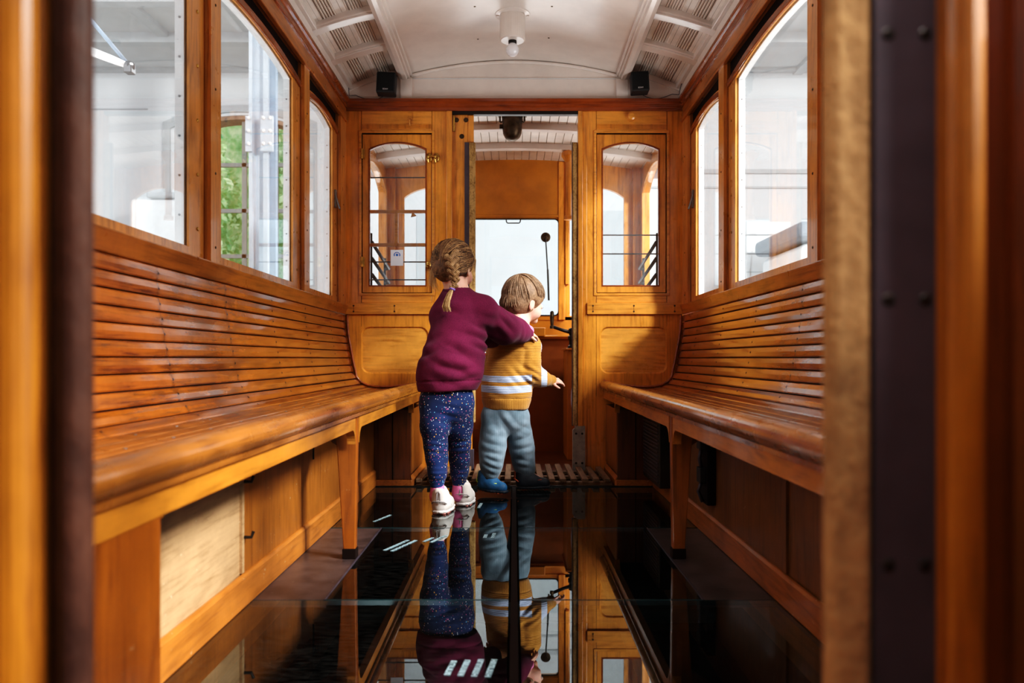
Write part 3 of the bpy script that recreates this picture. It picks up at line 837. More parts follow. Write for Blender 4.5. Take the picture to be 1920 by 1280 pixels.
# lettering stuck on the panes: short rows of pale letters, too small to read
def lettering(u, v, ang, rows, L, lab):
    Y = .6*F/(v-672); c = Vector(((u-964)*Y/F, Y, .0012))
    m = MB(); ca, sa = math.cos(ang), math.sin(ang)
    for r in range(rows):
        x = -L/2; off = (r-(rows-1)/2)*.026
        end = L/2-(random.uniform(.0, .35)*L if r else 0)
        while x < end:
            w = random.uniform(.005, .012)
            for dx in (0, w):
                p = Vector((x+dx, off, 0)); q = Vector((p.x*ca-p.y*sa, p.x*sa+p.y*ca, 0))
                m.obox(c+q, (.0016, .006, .0003), Matrix.Rotation(ang, 3, 'Z'))
            p = Vector((x+w/2, off+.0045*random.choice((-1, 0, 1)), 0)); q = Vector((p.x*ca-p.y*sa, p.x*sa+p.y*ca, 0))
            m.obox(c+q, (w/2, .0014, .0003), Matrix.Rotation(ang, 3, 'Z'))
            x += w+random.uniform(.005, .008)
    o = m.build('floor_lettering', M['letter']); tag(o, lab, 'lettering', 'pale lettering on the glass floor')
for a in ((716, 972, 1.25, 1, .12, 'single pale line of lettering on the floor glass near the left bench, far row'),
          (752, 1022, 1.2, 2, .16, 'two pale lines of lettering on the floor glass, left of the girl\'s reflection'),
          (815, 1010, 1.2, 2, .10, 'short pale lettering on the floor glass just below the girl\'s shoe'),
          (918, 1004, 1.5, 2, .07, 'pair of short pale marks on the floor glass below the boy\'s back foot'),
          (900, 948, 1.5, 1, .09, 'short pale mark on the floor glass between girl and boy'),
          (884, 1250, 1.45, 4, .09, 'block of pale lettering on the floor glass nearest the camera')):
    lettering(*a)
p = MB().box(-.97, .97, 3.80, 3.86, -.72, -.05); o = p.build('wall_pit_end', M['pit']); tag(o, 'dark end of the pit under the doorway', 'wall', kind='structure')
p = MB().box(-.66, .66, 3.75, D+.05, -.06, -.004); o = p.build('floor_doorway', M['brownbox']); tag(o, 'dark boards under the duckboard by the doorway', 'floor', kind='structure')
# duckboard
db = empty('duckboard', (0, 3.98, 0), 'worn slatted wooden duckboard in front of the doorway', 'duckboard')
m = MB()
for y in (3.80, 3.98, 4.15): m.box(-.465, .465, y-.02, y+.02, .0, .014)
m.build('batten', M['slatmat'], db)
x = -.465
while x < .44:
    MB().box(x, x+.029, 3.765, 4.199 if abs(x) > .29 else 4.30, .014, .032).build('slat', M['slatmat'], db, .003)
    x += .0525
# pit under the carriage
p = MB().box(-.95, .95, -.5, 6, -.72, -.70); o = p.build('ground', M['pit']); tag(o, 'dark ballast ground under the glass floor', 'ground', kind='structure')
p = MB()
for s in (-1, 1): p.box(s*.97, s*.95, -.5, 5.5, -.70, -.12)
o = p.build('wall_pit', M['pit']); tag(o, 'dark sides of the pit under the carriage', 'wall', kind='structure')
for s in (-1, 1):
    jn = MB().box(s*.285, s*.315, .1, 3.72, -.14, -.03); 
    o = jn.build('floor_joist', M['joist'], None, .002); tag(o, 'rusty brown lengthwise joist seen through the %s floor panes' % SIDE[s], 'joist', 'joists below the glass floor')
for i, (y, z, r, lab) in enumerate(((1.45, -.36, .05, 'thick grey axle pipe crossing under the nearest floor glass'), (2.35, -.40, .03, 'thinner grey pipe crossing under the middle floor glass'), (3.2, -.42, .04, 'grey pipe crossing under the far floor glass'))):
    q = MB().lathe((-.8, y, z), [(r, 0), (r, .5), (r*1.35, .52), (r*1.35, .62), (r, .64), (r, 1.6)], (1, 0, 0), 18)
    o = q.build('under_floor_pipe', M['pipe'], None); tag(o, lab, 'pipe', 'pipes below the glass floor')

# ------------------------------------------------------------------ under the right bench
h = empty('heater_grille', (.62, 3.45, .0), 'black slotted heater grille under the far end of the right bench', 'heater')
MB().box(.60, .658, 3.30, 3.70, .06, .36).build('heater_case', M['iron'], h, .006)
m = MB()
for i in range(17): m.box(.5965, .601, 3.315, 3.685, .08+i*.0158, .087+i*.0158)
m.build('louvres', M['strapmetal'], h)
e = empty('electric_socket', (.64, 2.62, .2), 'black electric fittings with a cable under the right bench behind its leg', 'socket')
MB().box(.63, .658, 2.60, 2.70, .12, .37).build('backplate', M['darkwood'], e, .002)
for z in (.30, .19): MB().box(.61, .632, 2.615, 2.665, z, z+.05).build('fitting', M['black'], e, .003)
MB().tube([(.62, 2.64, .30), (.615, 2.645, .27), (.62, 2.64, .24)], .006, 8).build('cable', M['strapmetal'], e, smooth=True)
MB().tube([(.62, 2.64, .19), (.612, 2.648, .16), (.625, 2.64, .125)], .006, 8).build('cable', M['strapmetal'], e, smooth=True)

# ------------------------------------------------------------------ cab beyond the doorway
FY = 5.4
m = MB()
arc = arch(-.304, .304, .889, 1.547, 1.5475)
ops = [(-.304, .304, rrect(-.304, .304, .889, 1.547, .03)), (.376, .745, None), (-.745, -.376, None)]
m.box(-.9, .9, FY, FY+.04, -.05, .885)
m.box(-.36, .36, FY-.01, FY+.03, 1.552, 1.99)
m.ring(rrect(-.340, .340, .86, 1.565, .001), ops[0][2], 'y', FY-.004, FY+.036)
fw = m.build('wall_cab', M['orange'], None, .003); tag(fw, 'orange painted front wall of the cab beyond the doorway, with three windows', 'wall', kind='structure')
m = MB()
for s in (-1, 1):
    pr = lambda P: [(s*x, z) for x, z in P]
    m.ring(pr(arch(.34, .9,   .86, 1.99, 1.99)), pr(arch(.378, .745, .889, 1.69, 1.757)), 'y', FY, FY+.036)
    m.box(s*.30, s*.345, FY-.02, FY+.036, .86, 1.93)
    m.box(s*.345, s*.372, FY-.035, FY+.036, 1.1, 1.93)
m.build('window_mullions', M['wood_v'], fw, .004)
m = MB()
for s in (-1, 1): m.prism([(s*x, z) for x, z in arch(.37, .75, .88, 1.70, 1.765)], 'y', FY+.014, FY+.017)
m.box(-.31, .31, FY+.014, FY+.017, .88, 1.553); m.build('window_pane', M['glass'], fw)
m = MB(); m.ring(rrect(-.305, .305, .888, 1.548, .031), rrect(-.297, .297, .896, 1.54, .025), 'y', FY-.006, FY+.0)
m.build('window_gasket', M['iron'], fw)
MB().box(-.36, .30, FY-.018, FY-.009, 1.555, 1.572).build('bead', M['orange'], fw, .003)
for s in (-1, 1):
    m = MB().ring(arch(D+.04, FY, -.05, 2.0, 2.0), arch(D+.30, FY-.12, .93, 1.70, 1.80), 'x', s*.86, s*.90)
    o = m.build('wall_cab_%s' % SIDE[s], M['wood_v'], None, .004); tag(o, 'brown %s side wall of the cab with an arched opening' % SIDE[s], 'wall', kind='structure')
    MB().ring(arch(D+.26, FY-.08, .90, 1.72, 1.83), arch(D+.31, FY-.13, .94, 1.695, 1.79), 'x', s*.845, s*.862).build('opening_frame', M['sash'], o, .004)
    m = MB().box(s*.80, s*.86, FY-.05, FY, 0, 1.95); m.build('corner_post', M['wood_v'], o, .005)
def zv(x): return 1.945-.07*(x/.86)**2
xs = [-.9+1.8*i/36 for i in range(37)]
m = MB()
for i in range(36):
    xa, xb = xs[i], xs[i+1]
    m.prism([(xa+.0012, zv(xa)), (xb-.0012, zv(xb)), (xb-.0012, zv(xb)+.02), (xa+.0012, zv(xa)+.02)], 'y', D+.03, FY+.04)
m.prism([(x, zv(x)+.012) for x in xs]+[(x, zv(x)+.05) for x in xs[::-1]], 'y', D+.03, FY+.05)
cc_ = m.build('ceiling_cab', M['white_boards'], None, .002); tag(cc_, 'cream boarded ceiling of the cab beyond the doorway', 'ceiling', kind='structure')
for y in (4.58, 5.0):
    m = MB().prism([(x, zv(x)-.035) for x in xs]+[(x, zv(x)+.005) for x in xs[::-1]], 'y', y-.03, y+.03); m.build('ceiling_rib', M['white'], cc_, .004)
m = MB().box(-.9, .9, D+.04, FY, -.06, -.002); o = m.build('floor_cab', M['brownbox']); tag(o, 'dark brown boards of the cab floor', 'floor', kind='structure')
# desk shelf below the windscreen
m = MB().box(-.55, .62, 5.16, FY-.02, .728, .742); o = m.build('desk_shelf', M['orange'], None, .003); tag(o, 'orange painted desk shelf below the cab windscreen', 'shelf')
MB().box(-.55, .62, 5.18, 5.20, -.002, .728).build('desk_front', M['orange2'], o)
MB().box(-.10, .20, 5.14, 5.30, .742, .80).build('raised_box', M['orange'], o, .005)
MB().box(-.55, .62, 5.15, 5.17, .738, .75).build('desk_edge', M['wood_h'], o, .003)
# controller cabinet with crank
m = MB().box(.315, .62, 4.72, 5.1, -.002, .65); o = m.build('controller_cabinet', M['orange'], None, .004); tag(o, 'tall orange cabinet beneath the brake crank in the cab', 'cabinet')
MB().box(.305, .63, 4.71, 5.11, .65, .662).build('cabinet_top', M['wood_h'], o, .003)
ck = empty('brake_crank', (.365, 4.76, .664), 'black iron crank handle with upright grip standing on the orange cabinet', 'crank')
m = MB().lathe((.345, 4.75, .662), [(.026, 0), (.026, .012), (.017, .02), (.017, .045), (.024, .05), (.024, .07), (.017, .075), (.02, .115), (.012, .12)], (0, 0, 1), 16); m.build('crank_hub', M['iron'], ck)
hp = at(1035, 612, 4.72)
MB().tube([(.345, 4.75, .755), (.30, 4.74, .765), tuple(hp)], [.012, .010, .009], 10).build('crank_arm', M['iron'], ck, smooth=True)
MB().lathe(hp+Vector((0, 0, -.012)), [(.013, 0), (.013, .014), (.009, .02), (.011, .04), (.0125, .07), (.011, .098), (.005, .104)], (0, 0, 1), 14).build('crank_grip', M['bronze'], ck, smooth=False)
# wiper on the windscreen
wp = empty('windscreen_wiper', at(1023, 445, FY-.01), 'black windscreen wiper hanging from a round motor disc', 'wiper')
c = at(1023, 445, FY-.005)
MB().lathe(c, [(.033, 0), (.033, .008), (.024, .014), (.02, .014), (.012, .02), (.004, .022)], (0, -1, 0), 24).build('motor_disc', M['bronze'], wp)
MB().tube([c+Vector((0, -.018, -.01)), at(1027, 510, FY-.012)], .0045, 8).build('wiper_arm', M['iron'], wp)
MB().tube([at(1027, 505, FY-.010), at(1029, 563, FY-.004)], .0065, 8).build('wiper_blade', M['iron'], wp)
# grab handle over the windscreen
a, b2 = at(949, 411, FY-.012), at(976, 411, FY-.012)
m = MB().tube([a, a+Vector((.003, -.02, -.022)), a+Vector((.010, -.025, -.030)), b2+Vector((-.010, -.025, -.030)), b2+Vector((-.003, -.02, -.022)), b2], .004, 8)
o = m.build('grab_handle', M['iron'], None, smooth=True); tag(o, 'small black wire handle at the top edge of the windscreen', 'handle')
# bronze lamp under the cab ceiling
lp = empty('hanging_lamp', at(960, 215, 4.4), 'dark bronze bullet shaped lamp hanging under the cab ceiling', 'lamp')
c = at(960.5, 238, 4.4)
prof = [(.0, -.078), (.022, -.074), (.04, -.06), (.051, -.038), (.054, -.012), (.054, .05), (.05, .054), (.05, .10)]
MB().lathe(c, prof, (0, 0, 1), 28).build('lamp_body', M['bronze'], lp, smooth=True)
m = MB()
for s in (-1, 1):
    x = c.x+s*.068
    m.tube([(x, 4.4, c.z+.10), (x, 4.4, c.z+.03), (x-s*.004, 4.4, c.z+.026), (x-s*.016, 4.4, c.z+.03), (x-s*.016, 4.4, c.z+.08)], .005, 8)
m.box(c.x-.07, c.x-.045, 4.39, 4.41, c.z-.012, c.z+.012)
m.box(c.x-.08, c.x+.08, 4.38, 4.42, c.z+.058, 1.946); m.build('lamp_bracket', M['bronze'], lp)
# slim post with capital on the right of the windscreen
c = at(1066, 300, 5.0)
m = MB().lathe((c.x, 5.0, 1.47), [(.03, 0), (.03, .02), (.02, .03), (.02, .36), (.026, .37), (.045, .40), (.045, .42), (.03, .425), (.03, .44)], (0, 0, 1), 20)
o = m.build('hanging_post', M['wood_v'], None, smooth=False); tag(o, 'slim turned brown post below the cab ceiling, right of the windscreen', 'post')
c = at(1070, 236, 4.6); m = MB().box(c.x-.012, c.x+.05, 4.58, 4.66, c.z-.015, c.z+.012)
o = m.build('signal_buzzer', M['iron'], None, .004); tag(o, 'small black fitting under the cab ceiling at the right door edge', 'fitting')
# red plate on the desk front, mostly behind the girl
m = MB().box(-.22, -.15, 5.169, 5.1795, .62, .727); o = m.build('red_plate', M['red'], None, .002); tag(o, 'small red and white plate on the desk front, seen between the children', 'sign')
m = MB()
for i in range(4): m.box(-.212, -.158, 5.167, 5.1695, .636+i*.024, .644+i*.024)
m.build('white_lines', M['paper'], o)
# white cloth on the far side of the right door jamb
pts = []; vs = []; fs = []
ny, nx = 14, 8
for i in range(ny+1):
    t = i/ny; z = .535-.32*t
    for jx in range(nx+1):
        sx = jx/nx; wd = .11*(.55+.45*math.sin(min(1, t*2.2)*PI/2))*(1-.45*max(0, t-.55)/.45)
        x = .37-wd*.55+wd*sx; y = 4.335+.014*math.sin(sx*9+t*2)
        vs.append((x, y, z+.01*math.sin(sx*PI)*(1-t)))
for i in range(ny):
    for jx in range(nx):
        a = i*(nx+1)+jx; fs.append((a, a+1, a+nx+2, a+nx+1))
m = MB().add(vs, fs); m.box(.375, .385, 4.24, 4.345, .53, .545)
o = m.build('white_cloth', M['cloth'], None, smooth=True); tag(o, 'white cloth hanging behind the right door jamb', 'cloth')
sd = o.modifiers.new('Solid', 'SOLIDIFY'); sd.thickness = .004
# brass frame seen through the left end window; grab bars through the right one
fb = MB()
for z in (1.395-.0, 1.215): fb.box(-.80, -.44, D+.10, D+.118, z-.009+.0, z+.009)
fb.box(-.648, -.628, D+.10, D+.118, 1.215, 1.395)
fb.lathe((-.545, D+.099, 1.375), [(.0, 0), (.02, .001), (.018, .006), (.006, .009)], (0, -1, 0), 3)
fb.box(-.648, -.634, D+.09, D+.10, 1.205, 1.24)
fb.box(-.44, -.42, D+.05, D+.118, 1.1, 1.45); fb.box(-.82, -.80, D+.05, D+.118, 1.1, 1.45)
o = fb.build('sliding_shutter_frame', M['wood_h'], None, .003); tag(o, 'thin brown frame behind the left end-wall window', 'frame')
for s in (-1, 1):
    hb = MB()
    for z in (1.20, 1.11, 1.02):
        p0 = Vector((s*.825, 5.08, z-.03)); p1 = Vector((s*.795, 4.45, z+.05))
        hb.tube([p0, p0+Vector((-s*.03, -.03, 0)), p1], [.010, .010, .010], 8)
    hb.tube([(s*.825, 5.08, .93), (s*.825, 5.08, 1.24)], .008, 8)
    hb.tube([(s*.80, 4.45, .93), (s*.80, 4.45, 1.30)], .008, 8)
    o = hb.build('platform_gate', M['iron'], None, smooth=True); tag(o, 'dark iron gate bars across the %s cab opening' % SIDE[s], 'gate')

# ------------------------------------------------------------------ near bulkhead: the doorway the view looks through
nb = MB()
nb.box(-.95, -.40, NB-.03, NB+.02, -.05, .86); nb.box(.45, .95, NB-.03, NB+.02, -.05, .86)
nb.box(-.95, .95, NB-.03, NB+.02, 1.92, 2.2)
for s in (-1, 1): nb.box(s*.80, s*.95, NB-.03, NB+.02, .86, 1.92)
o = nb.build('wall_back', M['wood_v'], None, .003); tag(o, 'near end wall of varnished oak around the doorway in the foreground', 'wall', kind='structure')
JY = .54
nb = MB(); nb.box(.3145, .47, NB-.012, NB+.02, -.05, 1.92); nb.tube([(.352, NB-.012, -.05), (.352, NB-.012, 1.92)], .014, 12); nb.build('door_post', M['brownbox'], o, .004)
nb = MB(); nb.box(.286, .3145, JY-.006, NB+.015, -.05, 1.92); nb.tube([(.3003, JY-.006, -.05), (.3003, JY-.006, 1.92)], .0138, 16); nb.build('door_post', M['jamb'], o, .004)
nb = MB(); nb.box(-.47, -.3185, JY, NB+.02, -.05, 1.92); nb.tube([(-.338, JY, -.05), (-.338, JY, 1.92)], .016, 16); nb.tube([(-.385, JY, -.05), (-.385, JY, 1.92)], .02, 16); nb.build('door_post', M['jamb'], o, .004)
f = MB().box(.2126, .2445, JY, .556, -.02, 1.92); fo = f.build('felt_strip', M['feltnear'], None, .008, seg=3); tag(fo, 'broad blurred tan felt strip on the right edge of the foreground doorway', 'draught strip')
f = MB().box(.2445, .286, JY, .556, -.02, 1.92)
sc = MB()
for i in range(8):
    for x in (.254, .279): sc.lathe((x, JY, .1+i*.18), [(.0045, 0), (.003, .001)], (0, -1, 0), 10)
fo = f.build('metal_strip', M['strapmetal'], None, .0, extra=[(sc, M['iron'])]); tag(fo, 'blurred dark steel strip beside the felt at the right of the foreground doorway', 'metal strip')
f = MB().box(-.3185, -.2905, JY+.004, .554, -.02, 1.92); f.tube([(-.3015, JY+.006, -.02), (-.3015, JY+.006, 1.92)], .011, 14)
fo = f.build('leather_strip', M['leather'], None, .004, seg=3); tag(fo, 'blurred dark brown leather strip on the left edge of the foreground doorway', 'draught strip')
# unseen rear platform, walled and roofed to cut the light from behind
rp = MB()
for s in (-1, 1): rp.box(s*.92, s*.96, -1.25, NB, -.05, 1.2); rp.box(s*.92, s*.96, -1.25, -.5, 1.2, 2.0); rp.box(s*.92, s*.96, -1.25, NB, 1.75, 2.1)
rp.box(-.96, .96, -1.29, -1.25, -.05, 1.3); rp.box(-.96, .96, -1.29, -1.25, 1.7, 2.2); rp.box(-.96, -.4, -1.29, -1.25, .9, 1.7); rp.box(.4, .96, -1.29, -1.25, .9, 1.7)
o = rp.build('wall_platform', M['wood_v'], None, .003); tag(o, 'unseen brown boarded walls added around the rear platform to shut out light', 'wall', kind='structure')
rp = MB().box(-1.0, 1.0, -1.3, NB, 2.12, 2.2); o = rp.build('ceiling_platform', M['white']); tag(o, 'unseen cream ceiling added over the rear platform to shut out light', 'ceiling', kind='structure')
rp = MB().box(-.96, .96, -1.3, .1, -.06, -.003); o = rp.build('floor_platform', M['brownbox']); tag(o, 'dark boarded floor of the rear platform', 'floor', kind='structure')

# ------------------------------------------------------------------ depot outside
FW = 9.0
def fx(u): return (u-964)*FW/F
def fz(v): return CAMZ+(672-v)*FW/F
H = fz(132)
w = MB()
ax0, ax1 = fx(327), fx(575)
hole = arch(ax0, ax1, -.3, fz(245), fz(216), 20)
w.ring(arch(-8, ax1+.6, -.75, H+.3, H+.3, 20), hole, 'y', FW, FW+.25)
w.box(ax1+.6, 8, FW, FW+.25, -.75, H+.3)
w.box(-8, 8, FW, FW+.25, -.75, -.3)
o = w.build('wall_depot_end', M['depot'], None); tag(o, 'white end wall of the tram depot outside with one arched window', 'wall', kind='structure')
r = MB(); r.ring(arch(ax0-.12, ax1+.12, -.32, fz(245)+.09, fz(216)+.11, 20), arch(ax0-.04, ax1+.04, -.3, fz(245)+.02, fz(216)+.03, 20), 'y', FW-.03, FW+.01); r.build('window_surround', M['depot_grey'], o)
r = MB(); r.ring(arch(ax0, ax1, -.3, fz(245), fz(216), 20), arch(ax0+.04, ax1-.04, -.26, fz(245)-.03, fz(216)-.04, 20), 'y', FW+.02, FW+.25); r.build('brick_reveal', M['brick'], o)
r = MB()
for u in (392, 452, 512): r.box(fx(u)-.025, fx(u)+.025, FW+.1, FW+.14, -.3, fz(220))
for v in (305, 392, 478): r.box(ax0, ax1, FW+.1, FW+.14, fz(v)-.022, fz(v)+.022)
r.build('window_bars', M['muntin'], o)
r = MB(); r.box(-8, 8, FW-.10, FW, fz(137), fz(131)); r.box(0, 8, FW-.03, FW, fz(326), fz(318)); r.box(0, 8, FW-.02, FW, fz(352)-.01, fz(350)); r.box(-8, ax0-.3, FW-.02, FW, fz(206), fz(204))
r.build('wall_ledges', M['depot_grey'], o)
r = MB(); r.box(-1.0, 1.5, FW-.03, FW-.001, -.7, fz(567)); r.build('grey_plinth', M['colsteel'], o)
r = MB(); r.box(-1.1, 1.3, FW-.012, FW-.001, fz(567), fz(395)); r.build('board_facing', M['board'], o)
r = MB()
for v in (452, 512): r.box(-1.1, 1.3, FW-.014, FW-.011, fz(v), fz(v)+.006)
r.build('board_joints', M['board'], o)
cl = MB().box(-8, 8, 5.6, FW, H, H+.15)
o = cl.build('ceiling_depot', M['depot_ceil']); tag(o, 'pale grey depot roof over the tracks outside', 'ceiling', kind='structure')
bm_ = MB()
for y in (6.2, 7.1, 8.0): bm_.box(-8, 8, y-.06, y+.06, H-.10, H)
for x in (-6.5, -5, -3.5, 3.2, 5.0): bm_.box(x-.05, x+.05, 5.6, FW, H-.05, H)
bm_.build('roof_beams', M['depot_grey'], o)
g = MB().box(-9, -.98, -4, 20, -.8, -.75); g.box(.98, 9, -4, 20, -.8, -.75); g.box(-.98, .98, 5.6, 20, -.8, -.75)
o = g.build('ground_depot', M['concrete']); tag(o, 'grey concrete depot floor outside', 'ground', kind='structure')
# steel column with riveted plates
CY = 6.6
c0, c1 = at(470, 300, CY).x, at(517, 300, CY).x
m = MB().box(c0+.02, c1-.05, CY, CY+.02, -.75, H); m.box(c0, c0+.03, CY-.05, CY+.05, -.75, H); m.box(c1-.09, c1-.05, CY-.05, CY+.05, -.75, H)
col = m.build('steel_column', M['colsteel'], None, .002); tag(col, 'pale blue riveted steel column of the depot outside the middle left window', 'column')
MB().box(c1-.05, c1-.0, CY-.0, CY+.06, -.75, H).build('side_flange', M['colblue'], col)
zb, zt = at(500, 288, CY).z, at(500, 222, CY).z
m = MB().box(c0-.02, c0+.035, CY-.075, CY-.05, zb, zt); m.box(c1-.10, c1+.0, CY-.085, CY-.05, zb, zt); m.build('splice_plate', M['colsteel'], col, .002)
m = MB()
for x in (c0+.012, c1-.075, c1-.02):
    for i in range(3): m.ball((x, CY-.086, zb+.06+i*.105), .016, 10, 6)
m.build('rivets', M['white_metal'], col, smooth=True)
# white vehicle roof on the right
vx = at(1508, 450, 7.2)
m = MB().box(vx.x-.02, vx.x+1.6, 7.2, 8.4, -.5, vx.z-.02); veh = m.build('white_vehicle', M['white_metal'], None, .08, seg=4); tag(veh, 'white vehicle with a grey roof edge outside the right window', 'vehicle')
m = MB().box(vx.x-.08, vx.x+1.65, 7.1, 8.45, vx.z-.0, vx.z+.16); m.build('vehicle_roof', M['roofgrey'], veh, .05, seg=3)
m = MB().ring(arch(vx.x+.08, vx.x+.7, -.1, vx.z-.22, vx.z-.12), arch(vx.x+.12, vx.x+.66, -.06, vx.z-.25, vx.z-.16), 'y', 7.18, 7.21); m.build('vehicle_window', M['roofgrey'], veh)
pv = at(1400, 415, 8.7); pe = at(1483, 415, 8.7)
m = MB().box(pv.x, pe.x, 8.7, 8.75, -.6, pv.z); o = m.build('white_board_panel', M['white_metal'], None, .01); tag(o, 'bright white boarded panel outside the right window', 'panel')
m = MB()
for v in (440, 475, 510): z = at(0, v, 8.7).z; m.box(pv.x, pe.x, 8.69, 8.70, z-.006, z+.006)
m.build('board_joints', M['depot_grey'], o)
# white handled arm and strut at the upper left outside
a, b2, c2 = at(150, 88, 3.2), at(243, 124, 3.2), at(160, 25, 3.2)
ar = empty('awning_arm', b2, 'white folding awning arm outside the nearest left window', 'arm')
MB().tube([a, a.lerp(b2, .6), b2], [.018, .016, .013], 12).build('lower_arm', M['white_metal'], ar, smooth=True)
MB().tube([c2, b2], .008, 10).build('strut', M['colblue'], ar, smooth=True)
m = MB().ball(b2, .022, 12, 8); m.box(b2.x-.016, b2.x+.016, b2.y-.02, b2.y+.02, b2.z-.03, b2.z); m.build('joint', M['steel'], ar, .003)
wl_, wm_ = at(150, 128, 3.2), at(120, 40, 3.2)
e_ = a+Vector((-.35, .1, -.04)); MB().tube([a, e_], .02, 12).build('arm_base', M['white_metal'], ar, smooth=True)
MB().tube([(e_.x, e_.y, -.75), (e_.x, e_.y, e_.z+.5)], .04, 12).build('arm_post', M['white_metal'], ar, smooth=True)
MB().tube([c2, (e_.x, e_.y, e_.z+.42)], .01, 8).build('strut', M['colblue'], ar, smooth=True)
# white low cupboard far left
p0, p1 = at(245, 372, 8.3), at(335, 372, 8.3)
m = MB().box(p0.x, p1.x, 8.3, 8.8, -.75, p0.z); o = m.build('white_cabinet', M['white_metal'], None, .03, seg=3); tag(o, 'plain white cabinet by the depot wall outside the nearest left window', 'cabinet')
MB().box(p0.x+.18, p1.x+.05, 8.25, 8.85, p0.z, p0.z+.06).build('cabinet_top', M['depot_grey'], o, .02)
# greenery beyond the arched window
def tree(c, r, nleaf, lab, rs, h=3.4):
    rnd = random.Random(rs)
    t = empty('garden_tree', (c[0], c[1], -.75), lab, 'tree', 'trees beyond the depot window')
    MB().tube([(c[0], c[1], -.75), (c[0]+.05, c[1], h*.4), (c[0]-.04, c[1], h)], [.11, .08, .04], 10).build('trunk', M['bark'], t, smooth=True)
    m = MB()
    for i in range(nleaf):
        while True:
            p = Vector((rnd.uniform(-1, 1), rnd.uniform(-1, 1), rnd.uniform(-1, 1)))
            if .25 < p.length < 1: break
        q = Vector((c[0]+p.x*r[0], c[1]+p.y*r[1], c[2]+p.z*r[2])); sz = rnd.uniform(.05, .11)
        a = Vector((rnd.gauss(0, 1), rnd.gauss(0, 1), rnd.gauss(0, 1))).normalized(); b_ = a.orthogonal().normalized()
        m.add([q-a*sz, q-b_*sz*.5, q+a*sz, q+b_*sz*.5], [(0, 1, 2, 3)])
    m.build('crown', M['leaf'], t)
tree((-5.3, 12.6, 2.2), (1.0, .8, 2.6), 5200, 'leafy green tree at the left beyond the arched depot window', 1)
tree((-3.25, 12.8, 2.8), (1.0, .8, 2.3), 5200, 'tall pale green tree at the right beyond the arched depot window', 2)
tree((-4.3, 10.9, .3), (1.9, .6, 1.4), 5200, 'low light green bush growing close behind the arched depot window', 3)
m = MB().box(-9, 4, 14.2, 14.4, -.75, 6.5); o = m.build('clipped_hedge', M['leaf']); tag(o, 'dense green hedge closing the garden behind the trees', 'hedge', kind='stuff')

